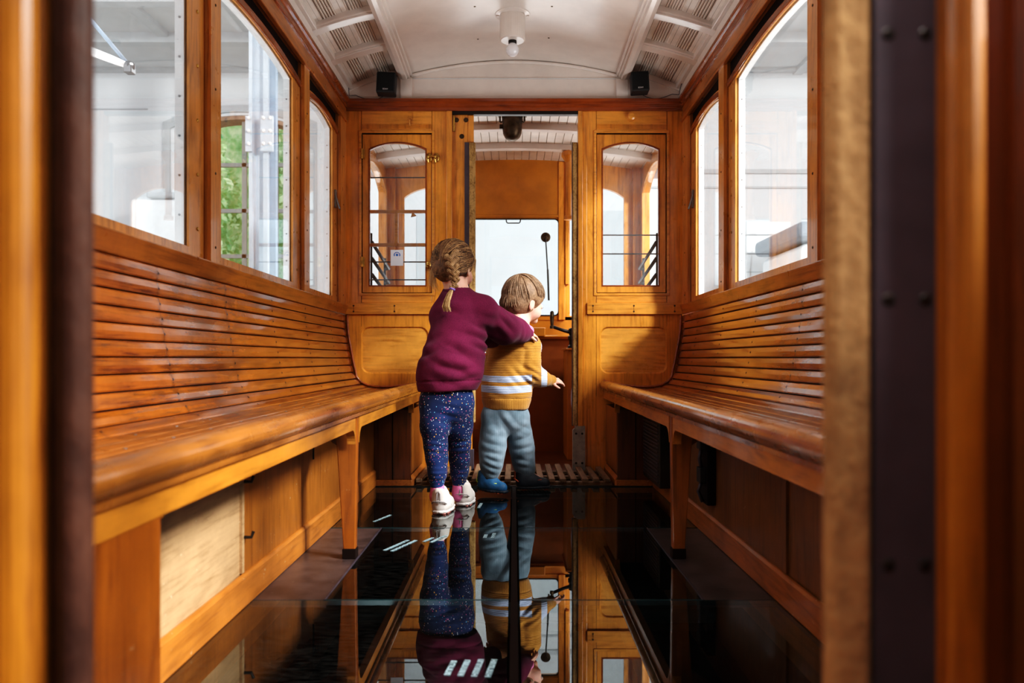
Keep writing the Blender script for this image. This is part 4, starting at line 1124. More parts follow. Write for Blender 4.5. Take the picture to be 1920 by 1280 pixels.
# ------------------------------------------------------------------ smooth bodies from blended shapes
class Blob:
    """a field of blended round cones and ellipsoids, meshed as one continuous surface"""
    def __init__(s): s.p = []
    def cone(s, a, b, ra, rb, k=.02, flat=None, sub=False):
        s.p.append(('c', np.array(a, float), np.array(b, float), ra, rb, k, flat, sub)); return s
    def chain(s, pts, k=.02, flat=None):
        for (a, ra), (b, rb) in zip(pts[:-1], pts[1:]): s.cone(a, b, ra, rb, k, flat)
        return s
    def ell(s, c, r, R=None, k=.02, sub=False):
        s.p.append(('e', np.array(c, float), np.array(r, float), np.eye(3) if R is None else np.array(R, float), None, k, None, sub)); return s
    def cut(s, c, n, k=.004):
        """remove everything on the side the normal points to"""
        s.p.append(('h', np.array(c, float), np.array(n, float)/np.linalg.norm(n), None, None, k, None, True)); return s
    def mesh(s, h, disp=None):
        lo = np.full(3, 1e9); hi = -lo
        for q in s.p:
            if q[7]: continue
            if q[0] == 'c': r = max(q[3], q[4]); L = np.minimum(q[1], q[2])-r; U = np.maximum(q[1], q[2])+r
            else: r = max(q[2]); L = q[1]-r; U = q[1]+r
            lo = np.minimum(lo, L); hi = np.maximum(hi, U)
        lo -= 4*h+.01; hi += 4*h+.01
        n = np.ceil((hi-lo)/h).astype(int)+1
        F_ = np.full(n, .08, np.float32)
        ax = [lo[i]+h*np.arange(n[i]) for i in range(3)]
        for q in s.p:
            if q[0] == 'h':
                d = (ax[0][:, None, None]-q[1][0])*q[2][0]+(ax[1][None, :, None]-q[1][1])*q[2][1]+(ax[2][None, None, :]-q[1][2])*q[2][2]
                k = q[5]; b = d.astype(np.float32); hh = np.maximum(k-np.abs(F_-b), 0)/k
                F_ = np.maximum(F_, b)+hh*hh*k*.25; continue
            if q[0] == 'c': r = max(q[3], q[4]); L = np.minimum(q[1], q[2])-r; U = np.maximum(q[1], q[2])+r
            else: r = max(q[2]); L = q[1]-r; U = q[1]+r
            k = q[5]; m = k+3*h+.012
            i0 = np.maximum(np.floor((L-m-lo)/h).astype(int), 0); i1 = np.minimum(np.ceil((U+m-lo)/h).astype(int)+1, n)
            if (i1 <= i0).any(): continue
            sl = tuple(slice(a, b) for a, b in zip(i0, i1))
            X, Y, Z = np.meshgrid(*[ax[i][sl[i]] for i in range(3)], indexing='ij', sparse=True)
            if q[0] == 'c':
                a, b = q[1], q[2]; px, py, pz = X-a[0], Y-a[1], Z-a[2]; e = b-a
                fl = q[6]
                if fl is not None:
                    u, fac = np.array(fl[0], float), fl[1]; u = u/np.linalg.norm(u); g = 1/fac-1
                    dt = px*u[0]+py*u[1]+pz*u[2]; px = px+dt*u[0]*g; py = py+dt*u[1]*g; pz = pz+dt*u[2]*g
                    e = e+u*(e@u)*g
                L2 = max(e@e, 1e-12)
                t = np.clip((px*e[0]+py*e[1]+pz*e[2])/L2, 0, 1)
                d = np.sqrt((px-t*e[0])**2+(py-t*e[1])**2+(pz-t*e[2])**2)-(q[3]+t*(q[4]-q[3]))
                if fl is not None: d = d*(.5+.5*fl[1])
            else:
                R = q[3]; px, py, pz = X-q[1][0], Y-q[1][1], Z-q[1][2]
                l0 = px*R[0, 0]+py*R[1, 0]+pz*R[2, 0]; l1 = px*R[0, 1]+py*R[1, 1]+pz*R[2, 1]; l2 = px*R[0, 2]+py*R[1, 2]+pz*R[2, 2]
                r = q[2]
                k0 = np.sqrt((l0/r[0])**2+(l1/r[1])**2+(l2/r[2])**2); k1 = np.sqrt((l0/r[0]**2)**2+(l1/r[1]**2)**2+(l2/r[2]**2)**2)
                d = k0*(k0-1)/np.maximum(k1, 1e-9)
            d = d.astype(np.float32); A = F_[sl]
            if q[7]:
                b = -d; hh = np.maximum(k-np.abs(A-b), 0)/k; F_[sl] = np.maximum(A, b)+hh*hh*k*.25
            else:
                hh = np.maximum(k-np.abs(A-d), 0)/k; F_[sl] = np.minimum(A, d)-hh*hh*k*.25
        # surface nets
        S = F_ < 0
        c = np.zeros(n-1, np.int8)
        for dx in (0, 1):
            for dy in (0, 1):
                for dz in (0, 1): c += S[dx:n[0]-1+dx, dy:n[1]-1+dy, dz:n[2]-1+dz]
        act = (c > 0) & (c < 8)
        idx = np.argwhere(act); ids = np.full(act.shape, -1, np.int64); ids[tuple(idx.T)] = np.arange(len(idx))
        acc = np.zeros((len(idx), 3)); cnt = np.zeros(len(idx))
        cor = [np.array(v) for v in ((0, 0, 0), (1, 0, 0), (0, 1, 0), (1, 1, 0), (0, 0, 1), (1, 0, 1), (0, 1, 1), (1, 1, 1))]
        val = [F_[tuple((idx+v).T)] for v in cor]
        for i in range(8):
            for j in range(i+1, 8):
                if np.abs(cor[i]-cor[j]).sum() != 1: continue
                m = (val[i] < 0) != (val[j] < 0)
                t = np.where(m, val[i]/np.where(m, val[i]-val[j], 1), 0)
                acc += np.where(m[:, None], cor[i]+t[:, None]*(cor[j]-cor[i]), 0); cnt += m
        V = lo+(idx+acc/cnt[:, None])*h
        faces = []
        for a in range(3):
            b, d = (a+1) % 3, (a+2) % 3
            sl0 = [slice(None)]*3; sl1 = [slice(None)]*3; sl0[a] = slice(0, -1); sl1[a] = slice(1, None)
            ch = np.argwhere(S[tuple(sl0)] != S[tuple(sl1)])
            ch = ch[(ch[:, b] > 0) & (ch[:, d] > 0) & (ch[:, b] < n[b]-1) & (ch[:, d] < n[d]-1)]
            inside = S[tuple(ch.T)]
            def g(ob, od):
                q = ch.copy(); q[:, b] -= ob; q[:, d] -= od; return ids[tuple(q.T)]
            Q = np.stack([g(1, 1), g(0, 1), g(0, 0), g(1, 0)], 1)
            Q[~inside] = Q[~inside][:, ::-1]
            faces.append(Q)
        Q = np.concatenate(faces); Q = Q[(Q >= 0).all(1)]
        # relax a little
        e = np.concatenate([Q[:, [0, 1]], Q[:, [1, 2]], Q[:, [2, 3]], Q[:, [3, 0]]])
        for _ in range(2):
            sm = np.zeros_like(V); ct = np.zeros(len(V))
            np.add.at(sm, e[:, 0], V[e[:, 1]]); np.add.at(ct, e[:, 0], 1)
            V = .5*V+.5*sm/np.maximum(ct, 1)[:, None]
        if disp is not None:
            fn = np.cross(V[Q[:, 2]]-V[Q[:, 0]], V[Q[:, 3]]-V[Q[:, 1]]); N = np.zeros_like(V)
            for k in range(4): np.add.at(N, Q[:, k], fn)
            N /= np.maximum(np.linalg.norm(N, axis=1), 1e-12)[:, None]
            V = V+N*disp(V, N)[:, None]
        return V, Q
    def build(s, name, mat, parent, h, disp=None):
        V, Q = s.mesh(h, disp)
        me = bpy.data.meshes.new(name); me.from_pydata(V.tolist(), [], Q.tolist()); me.materials.append(mat)
        me.polygons.foreach_set('use_smooth', [True]*len(me.polygons))
        o = bpy.data.objects.new(name, me); COL.objects.link(o)
        if parent is not None: attach(o, parent)
        return o

def frame(yaw, pitch=0, roll=0):
    """columns right, forward, up; yaw turns from the view direction to the right, pitch bows forward"""
    y = Matrix.Rotation(-yaw, 3, 'Z') @ Matrix.Rotation(-pitch, 3, 'X') @ Matrix.Rotation(roll, 3, 'Y')
    return np.array(y)

def head_shapes(B, c, R, s, neck):
    """cranium, face, jaw, nose, lips, ears, neck; s scales"""
    P = lambda r, f, u: c+R @ np.array([r, f, u])*s
    k = .018*s
    B.ell(P(0, -.012, .018), (.072*s, .088*s, .082*s), R, k)
    B.ell(P(0, .030, -.030), (.058*s, .055*s, .062*s), R, k)
    for q in (-1, 1):
        B.ell(P(q*.033, .052, -.040), (.026*s, .026*s, .024*s), R, k)
        B.ell(P(q*.030, .080, -.005), (.014*s, .012*s, .010*s), R, .008, sub=True)
        B.ell(P(q*.030, .071, -.005), (.0125*s, .0125*s, .0115*s), R, .003)
        B.ell(P(q*.072, -.004, -.020), (.007*s, .017*s, .026*s), R @ np.array(Matrix.Rotation(q*.35, 3, 'Z')), .006)
        B.ell(P(q*.079, -.001, -.018), (.005*s, .010*s, .016*s), R @ np.array(Matrix.Rotation(q*.35, 3, 'Z')), .003, sub=True)
    B.ell(P(0, .078, -.068), (.022*s, .018*s, .016*s), R, .015)
    B.cone(P(0, .076, .002), P(0, .092, -.022), .007*s, .0105*s, .010)
    B.ell(P(0, .083, -.045), (.020*s, .009*s, .006*s), R, .005); B.ell(P(0, .081, -.053), (.017*s, .009*s, .006*s), R, .004)
    B.cone(P(0, -.02, -.045), neck, .040*s, .042*s, .025)
    return P

def hand_shapes(B, w, d, n, L, side, curl, spread=.16):
    """palm and five fingers from the wrist w along d; n is the back of the hand, side +1 puts the thumb on d x n"""
    d = np.array(d, float); d /= np.linalg.norm(d); n = np.array(n, float); n -= d*(n@d); n /= np.linalg.norm(n); t = np.cross(d, n)*side
    w = np.array(w, float)
    pw = L*.42
    for o, r in ((-.30, .11), (-.1, .12), (.12, .125), (.30, .12)):
        B.cone(w+t*o*pw*.55, w+d*L*.46+t*o*pw*1.02, L*.105, L*.088, .006)
    lens = (.40, .47, .44, .34)
    for i, f in enumerate(lens):
        o = (.38, .12, -.14, -.39)[i]
        p = w+d*L*.46+t*o*pw; a = curl[i] if isinstance(curl, (list, tuple)) else curl
        dirv = d+t*o*spread; ang = a*.5
        r = L*(.058, .060, .058, .050)[i]
        for j, fr in enumerate((.42, .32, .26)):
            dv = dirv*math.cos(ang)-n*math.sin(ang); dv /= np.linalg.norm(dv)
            q = p+dv*L*f*fr; B.cone(p, q, r, r*.90, .0025); p = q; r *= .90; ang += a
    p = w+d*L*.10+t*pw*.40-n*L*.02; dv = d*.62+t*.75-n*.28; dv /= np.linalg.norm(dv)
    q = p+dv*L*.20; B.cone(p, q, L*.085, L*.066, .008)
    dv = d*.85+t*.38-n*.38; dv /= np.linalg.norm(dv); q2 = q+dv*L*.16; B.cone(q, q2, L*.064, L*.056, .003)
    dv = d*.95+t*.05-n*.42; dv /= np.linalg.norm(dv); B.cone(q2, q2+dv*L*.11, L*.056, L*.044, .003)

def fold(V, N, items):
    """cloth folds: a few uneven ridges running across a direction inside a soft sphere of influence"""
    d = np.zeros(len(V))
    for c, rad, direc, wl, amp, ph in items:
        q = V-np.array(c); w = np.clip(1-(q**2).sum(1)/rad**2, 0, 1)**2
        dn = np.array(direc, float); dn /= np.linalg.norm(dn)
        warp = 1.1*np.sin(q@np.array([13., 9, 17])+ph)+.6*np.sin(q@np.array([-31., 22, 12])+2*ph)
        x = q@dn*2*PI/(wl*1.25)+ph+warp
        mask = .35+.65*np.clip(.5+.9*np.sin(q@np.array([27., -14, -19])+1.7*ph), 0, 1)
        r = np.abs(np.sin(x*.5)); d += amp*w*mask*(1.3*r**1.5-.75)
    return d
def lump(V, sc, amp, ph=0.0):
    return amp*(np.sin(V[:, 0]*sc+1.3*np.sin(V[:, 2]*sc*.7+ph)+ph)*np.sin(V[:, 1]*sc*1.1+ph*2)+np.sin(V[:, 2]*sc*.9+1.1*np.sin(V[:, 0]*sc*1.2)+ph*1.7))*.5

# ------------------------------------------------------------------ materials of the children
def skin(name, col, blush):
    k = NT(name); n = k.noise(k.coords(), 18, 3)
    return k.finish(k.ramp(n.outputs[0], [(.35, lin(col)), (.68, lin(blush))]), .5, sss=.25, spec=.35)
def hairmat(name, dark, mid, light, sc=(1, 1, 1), crease_shade=False):
    k = NT(name); n = k.noise(k.coords(sc), 120, 4, .7); n2 = k.noise(k.coords(), 30, 3)
    a = k.n('Attribute', attribute_name='var', attribute_type='GEOMETRY')
    f = k.math('ADD', k.math('ADD', k.math('MULTIPLY', n.outputs[0], .5), k.math('MULTIPLY', n2.outputs[0], .4)), a.outputs['Fac'])
    if crease_shade: f = k.math('ADD', f, k.math('MULTIPLY', k.math('SUBTRACT', k.n('NewGeometry').outputs['Pointiness'], .5), 3.0))  # crease shade put into the colour: hollows darker, ridges lighter
    return k.finish(k.ramp(f, [(.22, lin(dark)), (.47, lin(mid)), (.8, lin(light))]), .55, bump=n.outputs[0], bstr=.3, spec=.35)
def cloth(name, col, col2, scale=260, rough=.9, sheen=.07):
    k = NT(name); n = k.noise(k.coords(), scale, 3, .7); n2 = k.noise(k.coords(), 9, 3)
    f = k.math('ADD', k.math('MULTIPLY', n.outputs[0], .5), k.math('MULTIPLY', n2.outputs[0], .5))
    return k.finish(k.ramp(f, [(.36, lin(col2)), (.62, lin(col))]), rough, bump=n.outputs[0], bstr=.25, sheen=sheen, spec=.2)
M['skin_g'] = skin('fair_skin', '#e2b39c', '#d99a86'); M['skin_b'] = skin('fair_toddler_skin', '#ecc3af', '#e2a594')
M['hair_g'] = hairmat('light_brown_hair', '#3c2719', '#785536', '#c49a6a'); M['hair_b'] = hairmat('ash_brown_hair', '#54402f', '#89694f', '#c0a48a')
M['hair_plait'] = hairmat('plaited_light_brown_hair', '#321f13', '#83603e', '#d0a878', crease_shade=True)
M['hair_tip'] = hairmat('blond_hair_tips', '#8a6844', '#c29c6c', '#ead0a0')
M['burgundy'] = cloth('burgundy_fleece', '#6f1e42', '#501330'); M['burgundy_rib'] = cloth('burgundy_rib', '#611938', '#450f27', 400)
M['lilac'] = cloth('lilac_hair_tie', '#8f74b8', '#6b5296'); M['sock'] = cloth('pink_sock', '#e88bb8', '#d873a4', 300)
M['shoe_grey'] = paint('grey_trim', '#a9a2a2', .6, .05); M['shoe_w'] = paint('off_white_trainer', '#d9d1cc', .6, .06, .2); M['sole_w'] = paint('pale_sole', '#d8d4d2', .55, .05); M['sole_p'] = paint('pink_outsole', '#d98f86', .6, .1)
M['shoe_n'] = paint('blue_trainer', '#1d5a86', .6, .12, .3, scale=30); M['shoe_d'] = paint('navy_trainer', '#16222f', .55, .1, .2); M['sole_o'] = paint('orange_outsole', '#b8552c', .6, .1); M['lace'] = paint('dark_lace', '#1b1d22', .8, 0); M['lime'] = paint('lime_trim', '#b8cf3c', .6, 0)
# leggings: navy with small coloured dots
k = NT('dotted_navy_leggings')
vo = k.n('TexVoronoi', {'Vector': k.coords((1, 1, .72)), 'Scale': 132.0, 'Randomness': .75})
vb = k.n('TexNoise', {'Vector': k.coords(), 'Scale': 6.0})
base = k.ramp(vb.outputs[0], [(.35, lin('#161f3e')), (.65, lin('#22386a'))])
sp = k.n('SeparateColor', {0: vo.outputs['Color']})
dc = k.ramp(sp.outputs[0], [(.0, lin('#e8e2e6')), (.30, lin('#e58aa8')), (.5, lin('#e9b45a')), (.66, lin('#6fb3d8')), (.82, lin('#c94f86'))]); dc.node.color_ramp.interpolation = 'CONSTANT'
msk = k.math('LESS_THAN', vo.outputs['Distance'], k.math('ADD', .14, k.math('MULTIPLY', sp.outputs[1], .13)))
M['leggings'] = k.finish(k.mix(msk, base, dc), .8, bump=vb.outputs[0], bstr=.05, spec=.2, sheen=.1)
# knitted mustard jumper with two pale blue bands and one on the sleeve
k = NT('mustard_knit')
tc = k.n('TexCoord'); sp = k.n('SeparateXYZ', {0: tc.outputs['Object']}); X_, Z_ = sp.outputs[0], sp.outputs[2]
zz = k.math('SUBTRACT', Z_, k.math('MULTIPLY', k.math('ABSOLUTE', k.math('ADD', X_, .04)), .06))
def band(v, a, b): return k.math('MULTIPLY', k.math('GREATER_THAN', v, a), k.math('LESS_THAN', v, b))
body = k.math('MULTIPLY', k.math('ADD', band(zz, .494, .522), band(zz, .446, .478)), k.math('LESS_THAN', X_, .078))
slv = k.math('MULTIPLY', band(X_, .120, .147), k.math('GREATER_THAN', Z_, .4))
wv = k.n('TexWave', {'Vector': k.coords(), 'Scale': 42.0, 'Distortion': .6, 'Detail': 1.0}, bands_direction='Z')
wx = k.n('TexWave', {'Vector': k.coords(), 'Scale': 55.0, 'Distortion': .3, 'Detail': 1.0}, bands_direction='X')
hem = k.math('ADD', k.math('LESS_THAN', Z_, .425), k.math('GREATER_THAN', X_, .147))
rib = k.mix(hem, wv.outputs[0], wx.outputs[0])
n = k.noise(k.coords(), 350, 3, .7); n2 = k.noise(k.coords(), 14, 3)
yc = k.ramp(k.math('ADD', k.math('MULTIPLY', n.outputs[0], .5), k.math('MULTIPLY', n2.outputs[0], .5)), [(.36, lin('#a8702c')), (.62, lin('#c98f42'))])
yc = k.mix(k.math('MULTIPLY', k.math('SUBTRACT', 1.0, k.n('RGBToBW', {0: rib}).outputs[0]), .35), yc, lin('#7d4f1c'))
bc = k.ramp(n.outputs[0], [(.35, lin('#a9b4d2')), (.65, lin('#c6d0e8'))])
col = k.mix(k.math('MINIMUM', k.math('ADD', body, slv), 1.0), yc, bc)
M['knit'] = k.finish(col, .92, bump=k.n('RGBToBW', {0: rib}).outputs[0], bstr=.35, bdist=.003, sheen=.3, spec=.15)
# corduroy trousers
k = NT('blue_grey_corduroy')
wx = k.n('TexWave', {'Vector': k.coords((1, .8, .12)), 'Scale': 62.0, 'Distortion': .8, 'Detail': 1.5}, bands_direction='X')
n2 = k.noise(k.coords(), 12, 4)
base = k.ramp(n2.outputs[0], [(.35, lin('#5a6c78')), (.65, lin('#8798a6'))])
base = k.mix(k.math('MULTIPLY', k.math('SUBTRACT', 1.0, wx.outputs['Fac']), .4), base, lin('#2f424d'))
M['cord'] = k.finish(base, .9, bump=wx.outputs['Fac'], bstr=.3, bdist=.002, sheen=.3, spec=.15)

A = lambda u, v, Y: np.array(at(u, v, Y))

def shoe(root, heel, yaw, pitch, L, W, mu, ms, mo, lab, trim=None, laces=True, name='shoe', mlow=None):
    """trainer: heel is the ground point under the back of the sole; toes point along yaw"""
    R = frame(yaw, pitch)
    P = lambda r, f, u: np.array(heel)+R @ np.array([r*W, f*L, u*W])
    fl = (R[:, 0], .86)
    B = Blob()
    B.cone(P(0, .20, .42), P(0, .45, .40), W*.46, W*.47, .02); B.cone(P(0, .45, .40), P(.03, .80, .33), W*.47, W*.40, .02)
    B.cone(P(0, .18, .45), P(0, .17, 1.02), W*.42, W*.39, .02); B.cone(P(0, .17, .9), P(0, .44, .66), W*.40, W*.34, .02)
    B.ell(P(0, .045, 1.22), (W*.26, W*.12, W*.24), R, .012); B.ell(P(0, .40, 1.10), (W*.24, W*.16, W*.30), R, .012)
    B.ell(P(0, .20, 1.52), (W*.35, W*.42, W*.36), R, .01, sub=True)
    B.cut(P(0, 0, .16), -R[:, 2])
    B.cone(P(0, .06, .22), P(0, .06, .75), W*.10, W*.06, .012)
    sh = B.build(name, mu, root, .0035, lambda V, N: lump(V, 180, .0006))
    S = Blob()
    S.cone(P(0, .17, .12), P(0, .50, .10), W*.47, W*.45, .02, (R[:, 2], .36)); S.cone(P(0, .50, .10), P(.03, .84, .13), W*.45, W*.42, .02, (R[:, 2], .36))
    S.cut(P(0, 0, .0), -R[:, 2], .002)
    so = S.build('sole', ms, sh, .0035, lambda V, N: .0012*np.sign(np.sin((V@R[:, 1])*420))*(np.abs(N@R[:, 2]) < .5))
    O = MB()
    for i in range(9):
        f = .06+.105*i; w_ = .40+.06*math.sin(PI*min(1, f))
        c = P(.02 if i > 6 else 0, f, .015); O.obox(c, (w_*W*(.8 if i in (0, 8) else 1), .030*L, .028*W), Matrix(R.tolist()))
    O.build('outsole', mo, sh, .001)
    T = MB()
    if laces:
        for i in range(4):
            f = .42+.09*i; u = .86-.085*i
            T.tube([P(-.26, f, u-.08), P(-.1, f, u+.03), P(.1, f, u+.03), P(.26, f, u-.08)], .0022, 6)
        T.tube([P(-.05, .40, .92), P(-.24, .36, .98), P(-.34, .45, .80), P(-.1, .41, .92)], .0018, 6)
        T.build('laces', mlow or M['lace'], sh, smooth=True)
    tm = trim or ms
    MB().tube([P(-.40, .02, .55), P(-.30, -.05, .68), P(0, -.085, .72), P(.30, -.05, .68), P(.40, .02, .55)], .0028, 6).build('heel_band', tm, sh, smooth=True)
    MB().tube([P(-.1, -.075, .62), P(-.09, -.05, 1.1), P(0, -.05, 1.22), P(.09, -.05, 1.1), P(.1, -.075, .62)], .0028, 6).build('heel_tab', tm, sh, smooth=True)
    for q in (-1, 1): MB().tube([P(q*.47, .30, .40), P(q*.455, .50, .62), P(q*.30, .70, .62)], .0034, 6).build('side_stripe', tm, sh, smooth=True)
    return sh

def strands(name, mat, parent, paths, r=.0011, seg=4, mats=None):
    m = MB()
    for pts, v in paths:
        n = len(pts); m.tube(pts, [r*(1-.75*(i/(n-1))**2) for i in range(n)], seg, False, v)
    return m.build(name, mat, parent, smooth=True)

# ================================================================== the girl
girl = empty('person', (-.25, 3.16, 0), 'girl with a plaited ponytail in burgundy sweatshirt and dotted navy leggings, hands on the boy', 'person')
GH = A(851, 499, 3.22); RG = frame(.42, .10, .03)
gn = A(857, 545, 3.20); hipc = A(838, 742, 3.14)
GRS, GRE, GRW = A(899, 592, 3.20), A(946, 614, 3.32), A(984, 625, 3.42)
GLS, GLE, GLW = A(834, 592, 3.23), A(880, 628, 3.36), A(930, 632, 3.46)
B = Blob()
head_shapes(B, GH, RG, .98, gn)
B.chain([(gn, .040), (A(860, 590, 3.18), .070), (A(853, 650, 3.15), .072), (hipc, .078)], .03, ((0, 1, 0), .7))
B.chain([(GRS, .034), (GRE, .027), (GRW, .021)], .02); B.chain([(GLS, .034), (GLE, .027), (GLW, .021)], .02)
GLK, GLA = A(817, 835, 3.115), A(820, 920, 3.10); GRK, GRA = A(861, 833, 3.21), A(861, 915, 3.25)
B.chain([(A(816, 750, 3.13), .058), (GLK, .032), (GLA, .019)], .02); B.chain([(A(860, 750, 3.16), .058), (GRK, .032), (GRA, .019)], .02)
B.cone(GLA, GLA+np.array([.0, .07, -.035]), .020, .017, .006); B.cone(GRA, GRA+np.array([.0, .07, -.035]), .020, .017, .006)
hand_shapes(B, GRW, (.05, .06, -.004), (.1, -.5, 1.0), .100, 1, [.42, .46, .48, .5])
hand_shapes(B, GLW, (-.02, .06, -.01), (0, -.2, 1.0), .105, -1, .35)
B.build('body', M['skin_g'], girl, .0030)

# sweatshirt
B = Blob(); FL = ((0, 1, .12), .74)
B.chain([(A(862, 578, 3.195), .070), (A(862, 606, 3.185), .098), (A(856, 645, 3.165), .112), (A(846, 692, 3.145), .121), (A(838, 708, 3.14), .118)], .03, FL)
B.cone(A(856, 548, 3.20), A(858, 580, 3.195), .050, .075, .035)
B.cone(A(845, 566, 3.21), A(834, 596, 3.22), .046, .056, .035); B.cone(A(866, 563, 3.205), A(905, 580, 3.20), .046, .058, .035)
B.chain([(A(903, 585, 3.20), .060), (A(925, 604, 3.27), .062), (GRE+np.array([.0, 0, -.004]), .063), (A(966, 620, 3.385), .052), (A(976, 624, 3.41), .046)], .03)
B.cone(A(978, 624, 3.41), A(987, 627, 3.43), .036, .033, .008)
B.chain([(GLS, .056), (GLE, .056), (A(922, 634, 3.44), .044)], .03)
B.cone(A(838, 712, 3.14), A(837, 740, 3.14), .117, .113, .012, FL)
B.cut(A(837, 733, 3.14), (.03, 0, -1), .005)
B.ell(A(856, 540, 3.20), (.046, .042, .024), None, .012, sub=True)
gf = [(A(905, 632, 3.16), .13, (.35, 0, 1), .040, .0100, .6), (A(940, 606, 3.25), .085, (.6, .2, .8), .046, .0085, 0), (A(968, 620, 3.36), .065, (1, .8, .3), .030, .0080, 1.2), (A(925, 640, 3.24), .07, (.2, 0, 1), .03, .0070, 2.4),
      (A(840, 685, 3.07), .15, (.40, 0, 1), .058, .0090, .4), (A(880, 655, 3.09), .13, (.6, 0, 1), .050, .0090, 2.0), (A(800, 655, 3.1), .10, (-.35, 0, 1), .045, .0065, 1.0), (A(870, 712, 3.08), .10, (-.3, 0, 1), .04, .0060, 0.2), (A(860, 575, 3.1), .09, (.1, 0, 1), .05, .0035, 1.5)]
def gdisp(V, N):
    zr = V[:, 2]; d = fold(V, N, gf)+lump(V, 38, .0022)+lump(V, 85, .0007, 1.0)
    t = zr-(A(837, 714, 3.14)[2]+.02*(V[:, 0]-hipc[0]))
    return d-np.where(np.abs(t) < .0028, .0030, 0)
sw = B.build('sweatshirt', M['burgundy'], girl, .0042, gdisp)
# ribbed neckband and seam lines
m = MB(); pts = []
for i in range(25):
    a = 2*PI*i/24; q = A(856.5, 543, 3.20)+np.array([.051*math.cos(a), .046*math.sin(a), .008*math.sin(a)-.003]); pts.append(q)
m.tube(pts, .0075, 8, False); m.build('neckband', M['burgundy_rib'], sw, smooth=True)
S = Blob(); S.cone(A(983, 616, 3.425), A(991, 620, 3.442), .027, .024, .01); S.build('shirt_cuff', M['sock'], sw, .003)
# leggings
B = Blob()
B.cone(A(838, 722, 3.145), A(838, 752, 3.145), .098, .098, .03, ((0, 1, 0), .76))
B.chain([(A(815, 755, 3.13), .062), (A(815, 800, 3.12), .054), (GLK, .0435), (A(819, 860, 3.105), .040), (A(820, 885, 3.10), .033), (A(819.5, 907, 3.10), .0285)], .022)
B.chain([(A(860, 755, 3.155), .062), (A(860, 800, 3.185), .054), (GRK, .0435), (A(861.5, 860, 3.225), .039), (A(861.5, 882, 3.24), .033), (A(861, 903, 3.25), .0295)], .022)
B.cut(A(819.5, 911, 3.10), (0, 0, -1), .004) if False else None
lf = [(GLK+np.array([0, -.03, .0]), .075, (.12, 0, 1), .020, .0034, 0), (GRK+np.array([0, -.03, 0]), .075, (-.1, 0, 1), .021, .0034, 1), (A(838, 775, 3.06), .10, (.25, 0, 1), .030, .0030, .5), (A(820, 890, 3.08), .06, (0, 0, 1), .016, .0022, .3), (A(861, 885, 3.22), .06, (0, 0, 1), .017, .0022, .9)]
B.build('leggings', M['leggings'], girl, .0034, lambda V, N: fold(V, N, lf)+lump(V, 60, .0012))
# socks and shoes
for nm, a in (('left', GLA), ('right', GRA)):
    S = Blob(); S.cone(a+np.array([0, .0, .05]), a+np.array([0, .004, -.03]), .0265, .029, .01); S.cone(a+np.array([0, .01, -.02]), a+np.array([.01, .07, -.04]), .030, .026, .01)
    S.build('sock', M['sock'], girl, .004, lambda V, N: lump(V, 120, .0008))
shoe(girl, A(823, 964, 3.06)+np.array([.0, .0, 0]), .14, 0, .168, .073, M['shoe_w'], M['sole_w'], M['sole_p'], 'left', trim=M['shoe_grey'], mlow=M['strapmetal'])
shoe(girl, A(866, 949, 3.235), .12, 0, .168, .073, M['shoe_w'], M['sole_w'], M['sole_p'], 'right', trim=M['shoe_grey'], mlow=M['strapmetal'])

# hair: a cap, strands swept back, a plait and its tail
LOW = [None]
def onhead(C, R, rad, r, f, u):
    v = np.array([r, f, u], float); t = 1/np.sqrt((v[0]/rad[0])**2+(v[1]/rad[1])**2+(v[2]/rad[2])**2)
    if LOW[0] is not None:
        c2, r2 = LOW[0]; r2 = np.array(r2)+(rad[0]-LOW[1]); a = ((v/r2)**2).sum(); b = -2*(v*c2/r2**2).sum(); c = ((c2/r2)**2).sum()-1; D_ = b*b-4*a*c
        if D_ > 0: t = max(t, (-b+math.sqrt(D_))/(2*a))
    return C+R @ (v*t)
def headpath(C, R, rad, a, b, n, lift=0.0):
    out = []
    for i in range(n):
        t = i/(n-1); v = np.array(a)*(1-t)+np.array(b)*t
        w = 1+lift*math.sin(PI*t)
        out.append(onhead(C, R, np.array(rad)*w, *v))
    return out
HC = GH+RG @ np.array([0, -.012, .016]); RAD = (.0795, .0965, .0905)
B = Blob(); B.ell(HC, RAD, RG, .01)
B.ell(HC+RG @ np.array([-.004, -.048, -.048]), (.044, .046, .046), RG, .03)
B.ell(GH+RG @ np.array([0, .075, -.045]), (.078, .070, .085), RG, .012, sub=True)
B.ell(GH+RG @ np.array([0, .02, -.112]), (.11, .085, .062), RG, .02, sub=True)
for q in (-1, 1): B.ell(GH+RG @ np.array([q*.080, -.045, -.098]), (.055, .075, .054), RG, .03, sub=True)
for q in (-1, 1): B.ell(GH+RG @ np.array([q*.078, .010, -.028]), (.020, .028, .036), RG, .006, sub=True)
Bc = RG.T @ (A(846, 486, 3.1)-HC)      # where the plait starts, in head space
def ghair(V, N):
    q = (V-HC) @ RG; ang = np.arctan2(q[:, 0]-.0, q[:, 2]-.005)
    return .0016*np.abs(np.sin(ang*13+3*np.sin(ang*5)))+lump(V, 90, .0012)
cap = B.build('hair', M['hair_g'], girl, .0036, ghair)
LOW[:] = [(np.array([-.004, -.048, -.048]), (.044, .046, .046)), RAD[0]]
rnd = random.Random(11); paths = []
